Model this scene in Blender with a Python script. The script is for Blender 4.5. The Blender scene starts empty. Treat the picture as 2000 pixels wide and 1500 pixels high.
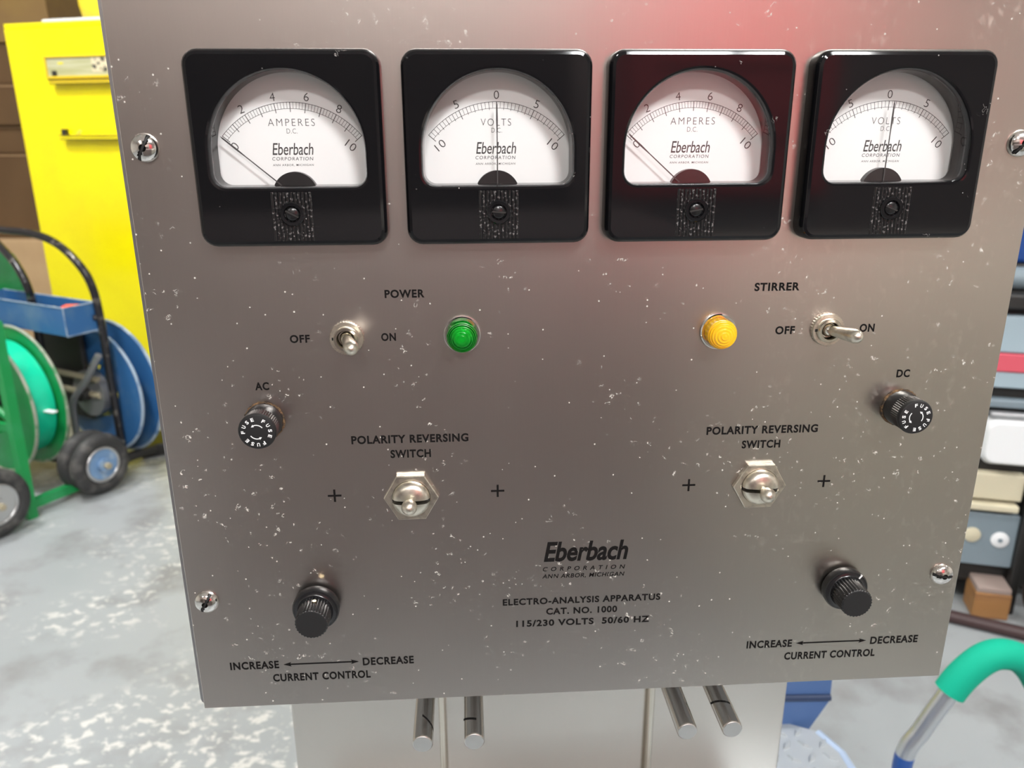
import bpy, bmesh, math, random
from mathutils import Vector, Matrix
S = bpy.context.scene
COL = S.collection
R = math.radians
random.seed(7)

# ------------------------------------------------------------------ camera, world, exposure
cam_d = bpy.data.cameras.new('camera')
cam = bpy.data.objects.new('camera', cam_d); COL.objects.link(cam)
cam_d.sensor_width = 36.0; cam_d.lens = 36.0 * 1550 / 2000
cam_d.clip_start = 0.01; cam_d.clip_end = 60
xr = Vector((0.99814376, -0.060768, -0.00403581)); up = Vector((0.02230285, 0.30306236, 0.95270971)); fw = Vector((0.05667117, 0.95103126, -0.30385511))
cam.matrix_world = Matrix(((xr.x, up.x, -fw.x, 0.0), (xr.y, up.y, -fw.y, -0.335), (xr.z, up.z, -fw.z, 1.2), (0, 0, 0, 1)))
cam_d.dof.use_dof = True; cam_d.dof.focus_distance = 0.352; cam_d.dof.aperture_fstop = 15.0
S.camera = cam
W = bpy.data.worlds.new('world'); S.world = W; W.use_nodes = True
W.node_tree.nodes['Background'].inputs[0].default_value = (0.8, 0.83, 0.87, 1)
W.node_tree.nodes['Background'].inputs[1].default_value = 0.25
S.view_settings.view_transform = 'Standard'; S.view_settings.look = 'None'
S.view_settings.gamma = 1.0; S.view_settings.use_curve_mapping = False
S.view_settings.exposure = 1.2
S.cycles.use_denoising = True
S.cycles.max_bounces = 10
LAMP_E = 48.0

# ------------------------------------------------------------------ materials
def mat(name, col, rough=0.5, metal=0.0, spec=0.5, **kw):
    m = bpy.data.materials.new(name); m.use_nodes = True
    b = m.node_tree.nodes['Principled BSDF']
    b.inputs['Base Color'].default_value = (*col, 1); b.inputs['Roughness'].default_value = rough
    b.inputs['Metallic'].default_value = metal; b.inputs['Specular IOR Level'].default_value = spec
    for k, v in kw.items(): b.inputs[k.replace('_', ' ')].default_value = v
    return m
def nd(m, t, **inp):
    n = m.node_tree.nodes.new(t)
    for k, v in inp.items():
        if k.startswith('_'): setattr(n, k[1:], v)
        else: n.inputs[k].default_value = v
    return n
def lk(m, a, b): m.node_tree.links.new(a, b)
def ramp(m, src, p0, p1):
    n = nd(m, 'ShaderNodeMapRange'); n.inputs['From Min'].default_value = p0; n.inputs['From Max'].default_value = p1
    lk(m, src, n.inputs['Value']); return n.outputs['Result']
def coords(m, scale=(1, 1, 1), rot=(0, 0, 0), vary=False):
    t = nd(m, 'ShaderNodeTexCoord'); mp = nd(m, 'ShaderNodeMapping'); mp.inputs['Scale'].default_value = scale; mp.inputs['Rotation'].default_value = rot
    if vary:
        oi = nd(m, 'ShaderNodeObjectInfo'); ad = nd(m, 'ShaderNodeVectorMath', _operation='ADD'); lk(m, t.outputs['Object'], ad.inputs[0]); lk(m, mathn(m, 'MULTIPLY', oi.outputs['Random'], 3.0), ad.inputs[1]); lk(m, ad.outputs[0], mp.inputs['Vector'])
    else: lk(m, t.outputs['Object'], mp.inputs['Vector'])
    return mp.outputs['Vector']
def noise(m, vec, scale, detail=3, rough=0.5, dist=0.0):
    n = nd(m, 'ShaderNodeTexNoise', Scale=scale, Detail=detail, Roughness=rough, Distortion=dist); lk(m, vec, n.inputs['Vector']); return n.outputs['Fac']
def mathn(m, op, a, b):
    n = nd(m, 'ShaderNodeMath', _operation=op)
    for i, v in enumerate((a, b)):
        if isinstance(v, (int, float)): n.inputs[i].default_value = v
        else: lk(m, v, n.inputs[i])
    return n.outputs[0]
def mixc(m, fac, a, b):
    n = nd(m, 'ShaderNodeMix', _data_type='RGBA')
    if isinstance(fac, (int, float)): n.inputs[0].default_value = fac
    else: lk(m, fac, n.inputs[0])
    for i, v in ((6, a), (7, b)):
        if isinstance(v, tuple): n.inputs[i].default_value = (*v, 1)
        else: lk(m, v, n.inputs[i])
    return n.outputs[2]
def bsdf(m): return m.node_tree.nodes['Principled BSDF']
def worn(name, c1, c2, rough=0.5, metal=0.0, scale=12, lo=0.5, hi=0.62, detail=4, bump=0.0, stretch=(1, 1, 1)):
    m = mat(name, c1, rough, metal); v = coords(m, stretch)
    f = ramp(m, noise(m, v, scale, detail), lo, hi); lk(m, mixc(m, f, c1, c2), bsdf(m).inputs['Base Color'])
    if bump:
        b = nd(m, 'ShaderNodeBump', Strength=bump, Distance=0.002); lk(m, noise(m, v, scale * 4, 4), b.inputs['Height']); lk(m, b.outputs[0], bsdf(m).inputs['Normal'])
    return m

def brushed(name, base, rough, dust=True, streak=(1500, 1500, 22), spots=True):
    m = mat(name, base, rough, 1.0)
    b = bsdf(m)
    v = coords(m)
    vs = coords(m, streak)
    st = noise(m, vs, 1.0, 3, 0.6)
    big = noise(m, v, 9.0, 3)
    # grain: brightness and roughness vary along fine vertical lines
    f = ramp(m, st, 0.3, 0.7)
    c = mixc(m, f, tuple(x * 0.988 for x in base), tuple(min(1, x * 1.006) for x in base))
    r = mathn(m, 'ADD', mathn(m, 'MULTIPLY', f, 0.012), mathn(m, 'ADD', mathn(m, 'MULTIPLY', big, 0.06), rough - 0.04))
    if spots:      # dried water spots on the right-hand side
        t = nd(m, 'ShaderNodeTexCoord'); sp = nd(m, 'ShaderNodeSeparateXYZ'); lk(m, t.outputs['Object'], sp.inputs[0])
        side = ramp(m, sp.outputs[0], 0.03, 0.13)
        sv = coords(m, (1.0, 1.0, 0.62))
        n1 = noise(m, sv, 260, 2, 0.5, 0.3)
        n2 = noise(m, sv, 40, 3)
        k = mathn(m, 'MULTIPLY', mathn(m, 'MULTIPLY', ramp(m, n1, 0.54, 0.72), ramp(m, n2, 0.45, 0.65)), side)
        r = mathn(m, 'ADD', r, mathn(m, 'MULTIPLY', k, 0.09))
        c = mixc(m, mathn(m, 'MULTIPLY', k, 0.55), c, (0.74, 0.72, 0.66))
        film = mathn(m, 'MULTIPLY', side, 0.25)
        c = mixc(m, film, c, (0.66, 0.63, 0.51))
    lk(m, r, b.inputs['Roughness'])
    if dust:       # lint, curls and grit stuck to the plate
        tt = nd(m, 'ShaderNodeTexCoord'); sx = nd(m, 'ShaderNodeSeparateXYZ'); cb = nd(m, 'ShaderNodeCombineXYZ')
        lk(m, tt.outputs['Object'], sx.inputs[0]); lk(m, sx.outputs[0], cb.inputs[0]); lk(m, sx.outputs[2], cb.inputs[1]); p2 = cb.outputs[0]
        n3 = noise(m, p2, 420, 2, 0.5, 1.0)
        curl = ramp(m, mathn(m, 'ABSOLUTE', mathn(m, 'SUBTRACT', n3, 0.5), 0), 0.034, 0.016)
        mv = nd(m, 'ShaderNodeMapping'); mv.inputs['Location'].default_value = (5.3, 2.1, 0); lk(m, p2, mv.inputs['Vector'])
        sp1 = ramp(m, noise(m, mv.outputs[0], 260, 1), 0.655, 0.685)
        cl1 = ramp(m, noise(m, p2, 17, 3), 0.48, 0.56)
        vo = nd(m, 'ShaderNodeTexVoronoi', _voronoi_dimensions='2D', Scale=330.0); lk(m, p2, vo.inputs['Vector'])
        vs2 = nd(m, 'ShaderNodeSeparateColor'); lk(m, vo.outputs['Color'], vs2.inputs[0])
        dot = ramp(m, mathn(m, 'SUBTRACT', vo.outputs['Distance'], mathn(m, 'MULTIPLY', vs2.outputs[1], 0.07)), 0.075, 0.045)
        dot = mathn(m, 'MULTIPLY', dot, ramp(m, vs2.outputs[0], 0.968, 0.975))
        k = mathn(m, 'MAXIMUM', mathn(m, 'MULTIPLY', mathn(m, 'MULTIPLY', curl, sp1), cl1), dot)
        lk(m, mathn(m, 'SUBTRACT', 1.0, k), b.inputs['Metallic'])
        c = mixc(m, k, c, (0.60, 0.57, 0.52))
    lk(m, c, b.inputs['Base Color'])
    return m

M = {}
M['panel'] = brushed('brushed_steel', (0.555, 0.520, 0.492), 0.295)
M['steel2'] = brushed('brushed_steel_plate', (0.64, 0.61, 0.57), 0.24, dust=False, spots=False)
M['edge'] = mat('steel_edge', (0.62, 0.61, 0.58), 0.3, 1.0)
M['chassis'] = mat('chassis_steel', (0.42, 0.42, 0.43), 0.35, 1.0)
M['ink'] = mat('black_ink', (0.006, 0.005, 0.005), 0.8, 0.0, 0.15)
M['dialink'] = mat('dial_ink', (0.05, 0.045, 0.045), 0.7)
def bake():
    m = mat('bakelite', (0.005, 0.005, 0.006), 0.07, 0.0, 0.30)
    v = coords(m, vary=True); b = bsdf(m)
    vo = nd(m, 'ShaderNodeTexVoronoi', Scale=420.0); lk(m, v, vo.inputs['Vector'])
    s = nd(m, 'ShaderNodeSeparateColor'); lk(m, vo.outputs['Color'], s.inputs[0])
    k = mathn(m, 'MULTIPLY', ramp(m, vo.outputs['Distance'], 0.12, 0.08), ramp(m, s.outputs[0], 0.975, 0.98))
    n3 = noise(m, v, 260, 2, 0.5, 1.0)
    curl = ramp(m, mathn(m, 'ABSOLUTE', mathn(m, 'SUBTRACT', n3, 0.5), 0), 0.010, 0.004)
    k2 = mathn(m, 'MULTIPLY', curl, ramp(m, noise(m, v, 120, 1), 0.72, 0.74))
    k = mathn(m, 'MAXIMUM', k, k2)
    lk(m, mixc(m, k, (0.006, 0.006, 0.007), (0.4, 0.38, 0.36)), b.inputs['Base Color'])
    lk(m, mathn(m, 'ADD', mathn(m, 'MULTIPLY', k, 0.5), 0.07), b.inputs['Roughness'])
    return m
M['bakelite'] = bake()
M['ribs'] = worn('ribbed_bakelite', (0.007, 0.007, 0.008), (0.16, 0.15, 0.15), 0.28, scale=900, lo=0.57, hi=0.66, detail=2)
M['well'] = mat('dark_well', (0.015, 0.015, 0.017), 0.25)
M['dial'] = mat('dial_white', (0.87, 0.875, 0.87), 0.55)
M['pivot'] = mat('pivot_black', (0.012, 0.011, 0.012), 0.35)
M['nickel'] = mat('nickel', (0.70, 0.66, 0.58), 0.17, 1.0)
M['nickelworn'] = worn('worn_nickel', (0.72, 0.68, 0.58), (0.50, 0.46, 0.40), 0.34, 1.0, scale=260, lo=0.48, hi=0.68)
M['chrome'] = mat('chrome', (0.80, 0.79, 0.77), 0.08, 1.0)
M['rimblue'] = mat('pale_blue_rim', (0.42, 0.52, 0.66), 0.3, 0.3)
M['navy'] = mat('navy_paint', (0.015, 0.03, 0.075), 0.4)
M['dullchrome'] = mat('dull_chrome', (0.66, 0.69, 0.72), 0.36, 1.0)
M['hubblue'] = worn('faded_blue_hub', (0.16, 0.28, 0.46), (0.30, 0.40, 0.52), 0.4, scale=25)
M['screwmetal'] = worn('screw_metal', (0.75, 0.73, 0.70), (0.5, 0.48, 0.46), 0.14, 1.0, scale=400, lo=0.5, hi=0.7)
M['rod'] = brushed('rod_steel', (0.50, 0.47, 0.43), 0.2, dust=False, streak=(40, 900, 900), spots=False)
M['rodend'] = mat('rod_end_steel', (0.66, 0.65, 0.64), 0.3, 1.0, Anisotropic=0.8)
M['black_plastic'] = mat('black_plastic', (0.010, 0.010, 0.011), 0.22)
M['flute'] = worn('fluted_plastic', (0.011, 0.011, 0.012), (0.10, 0.095, 0.09), 0.25, scale=900, lo=0.68, hi=0.74, detail=2)
M['flat_black'] = mat('matt_black', (0.006, 0.006, 0.0065), 0.6)
M['brass'] = mat('brass', (0.9, 0.72, 0.45), 0.2, 1.0)
M['rust'] = worn('rusty_washer', (0.05, 0.035, 0.025), (0.26, 0.15, 0.07), 0.7, 0.3, scale=500, lo=0.4, hi=0.65, bump=0.6)
M['white_ink'] = mat('white_ink', (0.85, 0.85, 0.85), 0.5)
M['slot'] = mat('slot_black', (0.004, 0.004, 0.004), 0.6)
M['greenlens'] = mat('green_lens', (0.01, 0.50, 0.06), 0.04, 0, 0.6, Transmission_Weight=0.92, IOR=1.4)
M['greencore'] = mat('green_lens_core', (0.25, 0.75, 0.3), 0.4)
M['amberlens'] = mat('amber_lens', (1.0, 0.50, 0.015), 0.08, 0, 0.6, Subsurface_Weight=0.25)
def glassm():
    m = bpy.data.materials.new('window_glass'); m.use_nodes = True; t = m.node_tree; t.nodes.remove(bsdf(m))
    tr = nd(m, 'ShaderNodeBsdfTransparent'); gl = nd(m, 'ShaderNodeBsdfGlossy', Roughness=0.03); lw = nd(m, 'ShaderNodeLayerWeight', Blend=0.5); mx = nd(m, 'ShaderNodeMixShader')
    lk(m, mathn(m, 'ADD', mathn(m, 'MULTIPLY', mathn(m, 'POWER', lw.outputs['Facing'], 5.0), 0.6), 0.035), mx.inputs[0]); lk(m, tr.outputs[0], mx.inputs[1]); lk(m, gl.outputs[0], mx.inputs[2])
    lk(m, mx.outputs[0], t.nodes['Material Output'].inputs['Surface']); return m
M['glass'] = glassm()
# background
def floorm():
    m = mat('painted_concrete', (0.5, 0.52, 0.53), 0.42)
    v = coords(m); b = bsdf(m)
    base = mixc(m, ramp(m, noise(m, v, 1.6, 5), 0.35, 0.7), (0.295, 0.318, 0.328), (0.35, 0.372, 0.382))
    base = mixc(m, ramp(m, noise(m, v, 5, 6, 0.6), 0.5, 0.68), base, (0.235, 0.24, 0.242))
    vv = coords(m, (1.0, 1.35, 1.0), (0, 0, R(-25)))
    ch = mathn(m, 'MULTIPLY', ramp(m, noise(m, vv, 30, 4, 0.62, 0.4), 0.54, 0.60), ramp(m, noise(m, coords(m, (1, 1, 1), (0, 0, R(30))), 2.6, 3), 0.45, 0.56))
    # worn-off paint lies on the left-hand floor
    t = nd(m, 'ShaderNodeTexCoord'); sp = nd(m, 'ShaderNodeSeparateXYZ'); lk(m, t.outputs['Object'], sp.inputs[0])
    ch = mathn(m, 'MULTIPLY', ch, ramp(m, sp.outputs[0], 0.35, -0.2))
    c = mixc(m, ch, base, (0.56, 0.56, 0.535))
    lk(m, c, b.inputs['Base Color']); return m
M['floor'] = floorm()
M['ceiling'] = mat('ceiling_grey', (0.82, 0.81, 0.79), 0.8)
M['wall'] = worn('painted_block_wall', (0.66, 0.63, 0.58), (0.60, 0.57, 0.53), 0.7, scale=2)
M['footgrey'] = mat('grey_foot_enamel', (0.20, 0.19, 0.18), 0.5)
M['wallbrown'] = worn('brown_painted_wall', (0.40, 0.335, 0.31), (0.36, 0.30, 0.28), 0.7, scale=2)
M['yellow'] = worn('yellow_enamel', (0.92, 0.80, 0.0), (0.88, 0.75, 0.002), 0.3, scale=3)
M['ledgeshade'] = mat('dark_olive_shade', (0.16, 0.12, 0.01), 0.5)  # dark tone for the shade lines painted along the ledges
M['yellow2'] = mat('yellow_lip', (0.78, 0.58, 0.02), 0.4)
M['label'] = worn('clouded_label', (0.42, 0.42, 0.22), (0.52, 0.52, 0.33), 0.35, scale=30, lo=0.4, hi=0.6, stretch=(0.2, 0.2, 3))
M['paper'] = worn('printed_paper', (0.70, 0.62, 0.42), (0.06, 0.06, 0.05), 0.6, scale=70, lo=0.56, hi=0.58)
M['white'] = mat('white_plastic', (0.80, 0.82, 0.83), 0.4)
M['jug'] = mat('yellow_jug', (0.86, 0.66, 0.03), 0.4)
M['card'] = worn('brown_cardboard', (0.095, 0.050, 0.018), (0.12, 0.066, 0.026), 0.8, scale=5, lo=0.35, hi=0.7)
M['card2'] = worn('tan_cardboard', (0.46, 0.31, 0.17), (0.52, 0.36, 0.20), 0.8, scale=6, lo=0.35, hi=0.7)
M['card3'] = worn('ochre_cardboard', (0.24, 0.15, 0.045), (0.20, 0.12, 0.045), 0.8, scale=5, lo=0.35, hi=0.7)
M['tape'] = mat('kraft_tape', (0.33, 0.21, 0.11), 0.35)
M['blue'] = worn('blue_enamel', (0.030, 0.125, 0.31), (0.09, 0.19, 0.32), 0.4, scale=9, lo=0.5, hi=0.75)
M['blue_edge'] = worn('worn_blue_edge', (0.33, 0.42, 0.52), (0.10, 0.2, 0.36), 0.4, scale=20)
M['green'] = worn('green_enamel', (0.006, 0.26, 0.062), (0.03, 0.31, 0.11), 0.35, scale=9, lo=0.5, hi=0.75)
M['green_edge'] = worn('worn_green_edge', (0.36, 0.38, 0.30), (0.10, 0.25, 0.12), 0.4, scale=20)
M['teal'] = mat('teal_strap', (0.01, 0.60, 0.36), 0.25)
M['tube_black'] = worn('worn_black_tube', (0.025, 0.024, 0.027), (0.22, 0.20, 0.17), 0.25, 0.4, scale=28, lo=0.55, hi=0.7)
M['tire'] = worn('rubber', (0.030, 0.030, 0.030), (0.075, 0.072, 0.068), 0.65, scale=20)
M['galv'] = mat('galvanised', (0.60, 0.60, 0.60), 0.3, 1.0)
M['greyhub'] = mat('grey_metal', (0.35, 0.36, 0.37), 0.35, 0.6)
M['darkiron'] = mat('dark_iron', (0.018, 0.017, 0.016), 0.5)
M['bar_beige'] = mat('beige_bar', (0.36, 0.32, 0.22), 0.5)
M['orange'] = mat('orange_plastic', (0.85, 0.10, 0.05), 0.4)
M['machgrey'] = mat('machine_grey', (0.20, 0.255, 0.29), 0.5)
M['machlight'] = mat('machine_light_grey', (0.36, 0.46, 0.52), 0.5)
M['red'] = mat('red_enamel', (0.78, 0.10, 0.115), 0.45)
M['pinkred'] = mat('faded_red', (0.66, 0.10, 0.14), 0.5)
M['deepblue'] = mat('deep_blue', (0.01, 0.06, 0.26), 0.4)
M['beige'] = mat('beige_plastic', (0.60, 0.55, 0.40), 0.5)
M['wood'] = worn('brown_wood', (0.34, 0.17, 0.06), (0.25, 0.12, 0.05), 0.6, scale=6, stretch=(1, 1, 6))
M['woodtop'] = mat('greyed_wood', (0.32, 0.25, 0.22), 0.7)
M['dullred'] = mat('dull_red_brown', (0.045, 0.022, 0.022), 0.5)
M['foam'] = mat('green_foam', (0.0, 0.35, 0.22), 0.75, 0, 0.3)
M['bluetube'] = mat('blue_tube', (0.02, 0.08, 0.30), 0.35)
M['bluepost'] = mat('blue_post', (0.055, 0.115, 0.27), 0.5)
def diamond():
    m = mat('diamond_plate', (0.40, 0.43, 0.45), 0.42, 0.35)
    return m
M['diamond'] = diamond()
def emis(name, col, s):
    m = mat(name, (0.8, 0.8, 0.8)); bsdf(m).inputs['Emission Color'].default_value = (*col, 1); bsdf(m).inputs['Emission Strength'].default_value = s; return m
M['lamp'] = emis('lamp_diffuser', (1.0, 0.99, 0.98), LAMP_E)
M['lamp_bright'] = emis('bright_lamp_diffuser', (0.98, 1.0, 1.0), LAMP_E * 1.05)
M['lamp_low'] = emis('low_lamp_diffuser', (1.0, 0.99, 0.98), LAMP_E * 0.6)
M['lamp_fill'] = emis('fill_lamp_diffuser', (1.0, 0.98, 0.96), LAMP_E * 1.3)
M['lamp_dim_fill'] = emis('dim_fill_diffuser', (1.0, 0.95, 0.9), LAMP_E * 0.35)
M['housing'] = mat('lamp_housing', (0.5, 0.5, 0.5), 0.4, 0.5)
M['benchtop'] = worn('dark_bench', (0.15, 0.12, 0.115), (0.18, 0.145, 0.14), 0.6, scale=5)
M['greysteel'] = mat('grey_cabinet_steel', (0.46, 0.44, 0.385), 0.5)
M['brownsteel'] = worn('brown_steel', (0.06, 0.045, 0.04), (0.08, 0.06, 0.05), 0.5, scale=5)
M['bluebench'] = mat('grey_steel', (0.30, 0.29, 0.28), 0.5)

# ------------------------------------------------------------------ mesh helpers
def obj(name, bm, m, parent=None, smooth=None, loc=None):
    if isinstance(m, str): m = M[m]
    me = bpy.data.meshes.new(name)
    bmesh.ops.recalc_face_normals(bm, faces=bm.faces)
    if smooth is not None:
        for f in bm.faces: f.smooth = f.material_index == 0; f.material_index = 0
        for e in bm.edges:
            if len(e.link_faces) == 2 and e.calc_face_angle(0) > R(smooth): e.smooth = False
    bm.to_mesh(me); bm.free(); me.materials.append(m)
    o = bpy.data.objects.new(name, me); COL.objects.link(o)
    if parent is not None: o.parent = parent
    if loc is not None: o.location = loc
    return o
def thing(name, label, cat, loc=(0, 0, 0), rz=0.0, group=None):
    o = bpy.data.objects.new(name, None); COL.objects.link(o); o.location = loc; o.rotation_euler = (0, 0, rz)
    o.empty_display_size = 0.05
    return tag(o, label, cat, group)
def tag(o, label, cat, group=None):
    o['label'] = label; o['category'] = cat
    if group: o['group'] = group
    return o
def struct(o): o['kind'] = 'structure'; return o
def box(bm, lo, hi, bev=0.0, seg=2, mtx=None):
    r = bmesh.ops.create_cube(bm, size=1.0)
    vs = r['verts']
    for v in vs: v.co = Vector([lo[i] + (v.co[i] + 0.5) * (hi[i] - lo[i]) for i in range(3)])
    if bev:
        es = list({e for v in vs for e in v.link_edges})
        rr = bmesh.ops.bevel(bm, geom=es, offset=bev, segments=seg, affect='EDGES', profile=0.5)
        vs = list({v for f in rr['faces'] for v in f.verts} | {v for v in vs if v.is_valid})
    if mtx is not None: bmesh.ops.transform(bm, matrix=mtx, verts=vs)
    return bm
def nbox(lo, hi, bev=0.0, seg=2): return box(bmesh.new(), lo, hi, bev, seg)
def ring(bm, pts): return [bm.verts.new(p) for p in pts]
def bridge(bm, a, b):
    n = len(a); fs = []
    for i in range(n): fs.append(bm.faces.new((a[i], a[(i + 1) % n], b[(i + 1) % n], b[i])))
    return fs
def loft(bm, loops, cap0=True, cap1=True):
    rs = [ring(bm, l) for l in loops]
    for a, b in zip(rs, rs[1:]): bridge(bm, a, b)
    if cap0: bm.faces.new(rs[0])
    if cap1: bm.faces.new(rs[-1])
    return rs
def lathe(prof, seg=48, rfun=None, bm=None, cx=0.0, cz=0.0, cap0=True, cap1=True):
    # profile of (radius, height); the axis points out of the panel (-y)
    bm = bm or bmesh.new(); loops = []
    for k, (r, h) in enumerate(prof):
        l = []
        for i in range(seg):
            a = 2 * math.pi * i / seg; rr = r if rfun is None else rfun(r, h, a, i, k)
            l.append((cx + rr * math.cos(a), -h, cz + rr * math.sin(a)))
        loops.append(l)
    loft(bm, loops, cap0, cap1); return bm
def sphere_prof(r, h0, n=7, start=0.0, top=1.0):
    return [(max(r * math.cos(start + (math.pi / 2 - start) * i / n), r * 0.02), h0 + r * top * math.sin(start + (math.pi / 2 - start) * i / n)) for i in range(n + 1)]
def tube(path, rad, seg=12, bm=None, caps=True):
    bm = bm or bmesh.new(); P = [Vector(p) for p in path]; rads = rad if isinstance(rad, (list, tuple)) else [rad] * len(P)
    prev = None; rs = []
    for i, p in enumerate(P):
        d = (P[min(i + 1, len(P) - 1)] - P[max(i - 1, 0)]).normalized()
        if prev is None:
            u = d.cross(Vector((0, 0, 1)))
            if u.length < 0.1: u = d.cross(Vector((0, 1, 0)))
            u.normalize()
        else: u = (prev - d * prev.dot(d)).normalized()
        prev = u; w = d.cross(u)
        rs.append(ring(bm, [p + rads[i] * (math.cos(2 * math.pi * k / seg) * u + math.sin(2 * math.pi * k / seg) * w) for k in range(seg)]))
    for a, b in zip(rs, rs[1:]): bridge(bm, a, b)
    if caps: bm.faces.new(rs[0]); bm.faces.new(rs[-1])
    return bm
def smoothpath(pts, n=6):
    P = [Vector(p) for p in pts]; P = [2 * P[0] - P[1]] + P + [2 * P[-1] - P[-2]]; out = []
    for i in range(1, len(P) - 2):
        for k in range(n):
            t = k / n; a, b, c, d = P[i - 1], P[i], P[i + 1], P[i + 2]
            out.append(0.5 * ((2 * b) + (c - a) * t + (2 * a - 5 * b + 4 * c - d) * t * t + (3 * b - a - 3 * c + d) * t ** 3))
    out.append(P[-2]); return out
def disc_axis(c, n, r, t, seg=48, rin=0.0, bm=None, lip=0.0):
    # a disc (or ring) of thickness t centred on c with axis n
    bm = bm or bmesh.new(); n = Vector(n).normalized(); a = n.cross(Vector((0, 0, 1))).normalized(); b = n.cross(a); c = Vector(c)
    def lp(rr, h): return [c + n * h + rr * (math.cos(2 * math.pi * i / seg) * a + math.sin(2 * math.pi * i / seg) * b) for i in range(seg)]
    if rin:
        L = [lp(rin, -t / 2), lp(r, -t / 2), lp(r, t / 2), lp(rin, t / 2)]
        rs = [ring(bm, l) for l in L]
        for i in range(4): bridge(bm, rs[i], rs[(i + 1) % 4])
    else: loft(bm, [lp(r, -t / 2), lp(r, t / 2)])
    return bm
def torus_axis(c, n, R0, r0, seg=40, sub=12, bm=None, flat=1.0):
    bm = bm or bmesh.new(); n = Vector(n).normalized(); a = n.cross(Vector((0, 0, 1))).normalized(); b = n.cross(a); c = Vector(c); rs = []
    for i in range(seg):
        t = 2 * math.pi * i / seg; d = math.cos(t) * a + math.sin(t) * b
        rs.append(ring(bm, [c + d * (R0 + r0 * math.cos(2 * math.pi * k / sub)) + n * (r0 * flat * math.sin(2 * math.pi * k / sub)) for k in range(sub)]))
    for i in range(seg): bridge(bm, rs[i], rs[(i + 1) % seg])
    return bm
# ---- lettering: text turned into thin raised ink, fitted to a width and cap height
_cache = {}
def text_pts(s, spacing=1.0, shear=0.0, weight=0.0, aspect=0.0):
    cu = bpy.data.curves.new('t', 'FONT'); cu.body = s; cu.space_character = spacing; cu.shear = shear; cu.offset = weight; cu.resolution_u = 4
    o = bpy.data.objects.new('t', cu); COL.objects.link(o)
    dg = bpy.context.evaluated_depsgraph_get(); me = bpy.data.meshes.new_from_object(o.evaluated_get(dg))
    V = [tuple(v.co) for v in me.vertices]; F = [tuple(p.vertices) for p in me.polygons]
    bpy.data.objects.remove(o); bpy.data.curves.remove(cu); bpy.data.meshes.remove(me)
    return V, F
def capref(weight):
    k = ('H', weight)
    if k not in _cache:
        V, F = text_pts('H', weight=weight); _cache[k] = (min(v[1] for v in V), max(v[1] for v in V))
    return _cache[k]
def add_text(bm, s, cx, cz, w, cap, h, rot=0.0, spacing=1.08, shear=0.0, weight=0.0):
    V, F = text_pts(s, spacing, shear, weight); y0, y1 = capref(weight)
    x0 = min(v[0] for v in V); x1 = max(v[0] for v in V); k = cap / (y1 - y0); kx = w / (x1 - x0) if w else k
    c, sn = math.cos(rot), math.sin(rot); vs = []
    for v in V:
        x = (v[0] - (x0 + x1) / 2) * kx; z = (v[1] - (y0 + y1) / 2) * k
        vs.append(bm.verts.new((cx + c * x - sn * z, -h, cz + sn * x + c * z)))
    for f in F:
        try: bm.faces.new([vs[i] for i in f])
        except ValueError: pass
def solid(bm, t):
    r = bmesh.ops.extrude_face_region(bm, geom=list(bm.faces)); vs = [g for g in r['geom'] if isinstance(g, bmesh.types.BMVert)]
    bmesh.ops.translate(bm, vec=(0, -t, 0), verts=vs); return bm
def quad(bm, pts): bm.faces.new([bm.verts.new(p) for p in pts])
def strip(bm, a0, a1, r0, r1, h, cx, cz, n=40):
    A = [(bm.verts.new((cx + r0 * math.sin(t), -h, cz + r0 * math.cos(t))), bm.verts.new((cx + r1 * math.sin(t), -h, cz + r1 * math.cos(t)))) for t in [a0 + (a1 - a0) * i / n for i in range(n + 1)]]
    for p, q in zip(A, A[1:]): bm.faces.new((p[0], p[1], q[1], q[0]))
mm = 0.001

# ------------------------------------------------------------------ the room
struct(obj('floor', nbox((-4.5, -4.5, -0.1), (4.0, 4.5, 0.0)), 'floor'))
struct(obj('ceiling', nbox((-4.5, -4.5, 3.3), (4.0, 4.5, 3.4)), 'ceiling'))
struct(obj('wall_back', nbox((-4.5, 4.5, -0.1), (4.0, 4.6, 3.4)), 'wall'))
struct(obj('wall_front', nbox((-4.5, -4.6, -0.1), (4.0, -4.5, 3.4)), 'wallbrown'))
struct(obj('wall_left', nbox((-4.6, -4.6, -0.1), (-4.5, 4.6, 3.4)), 'wall'))
struct(obj('wall_right', nbox((4.0, -4.6, -0.1), (4.1, 4.6, 3.4)), 'wall'))

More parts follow.
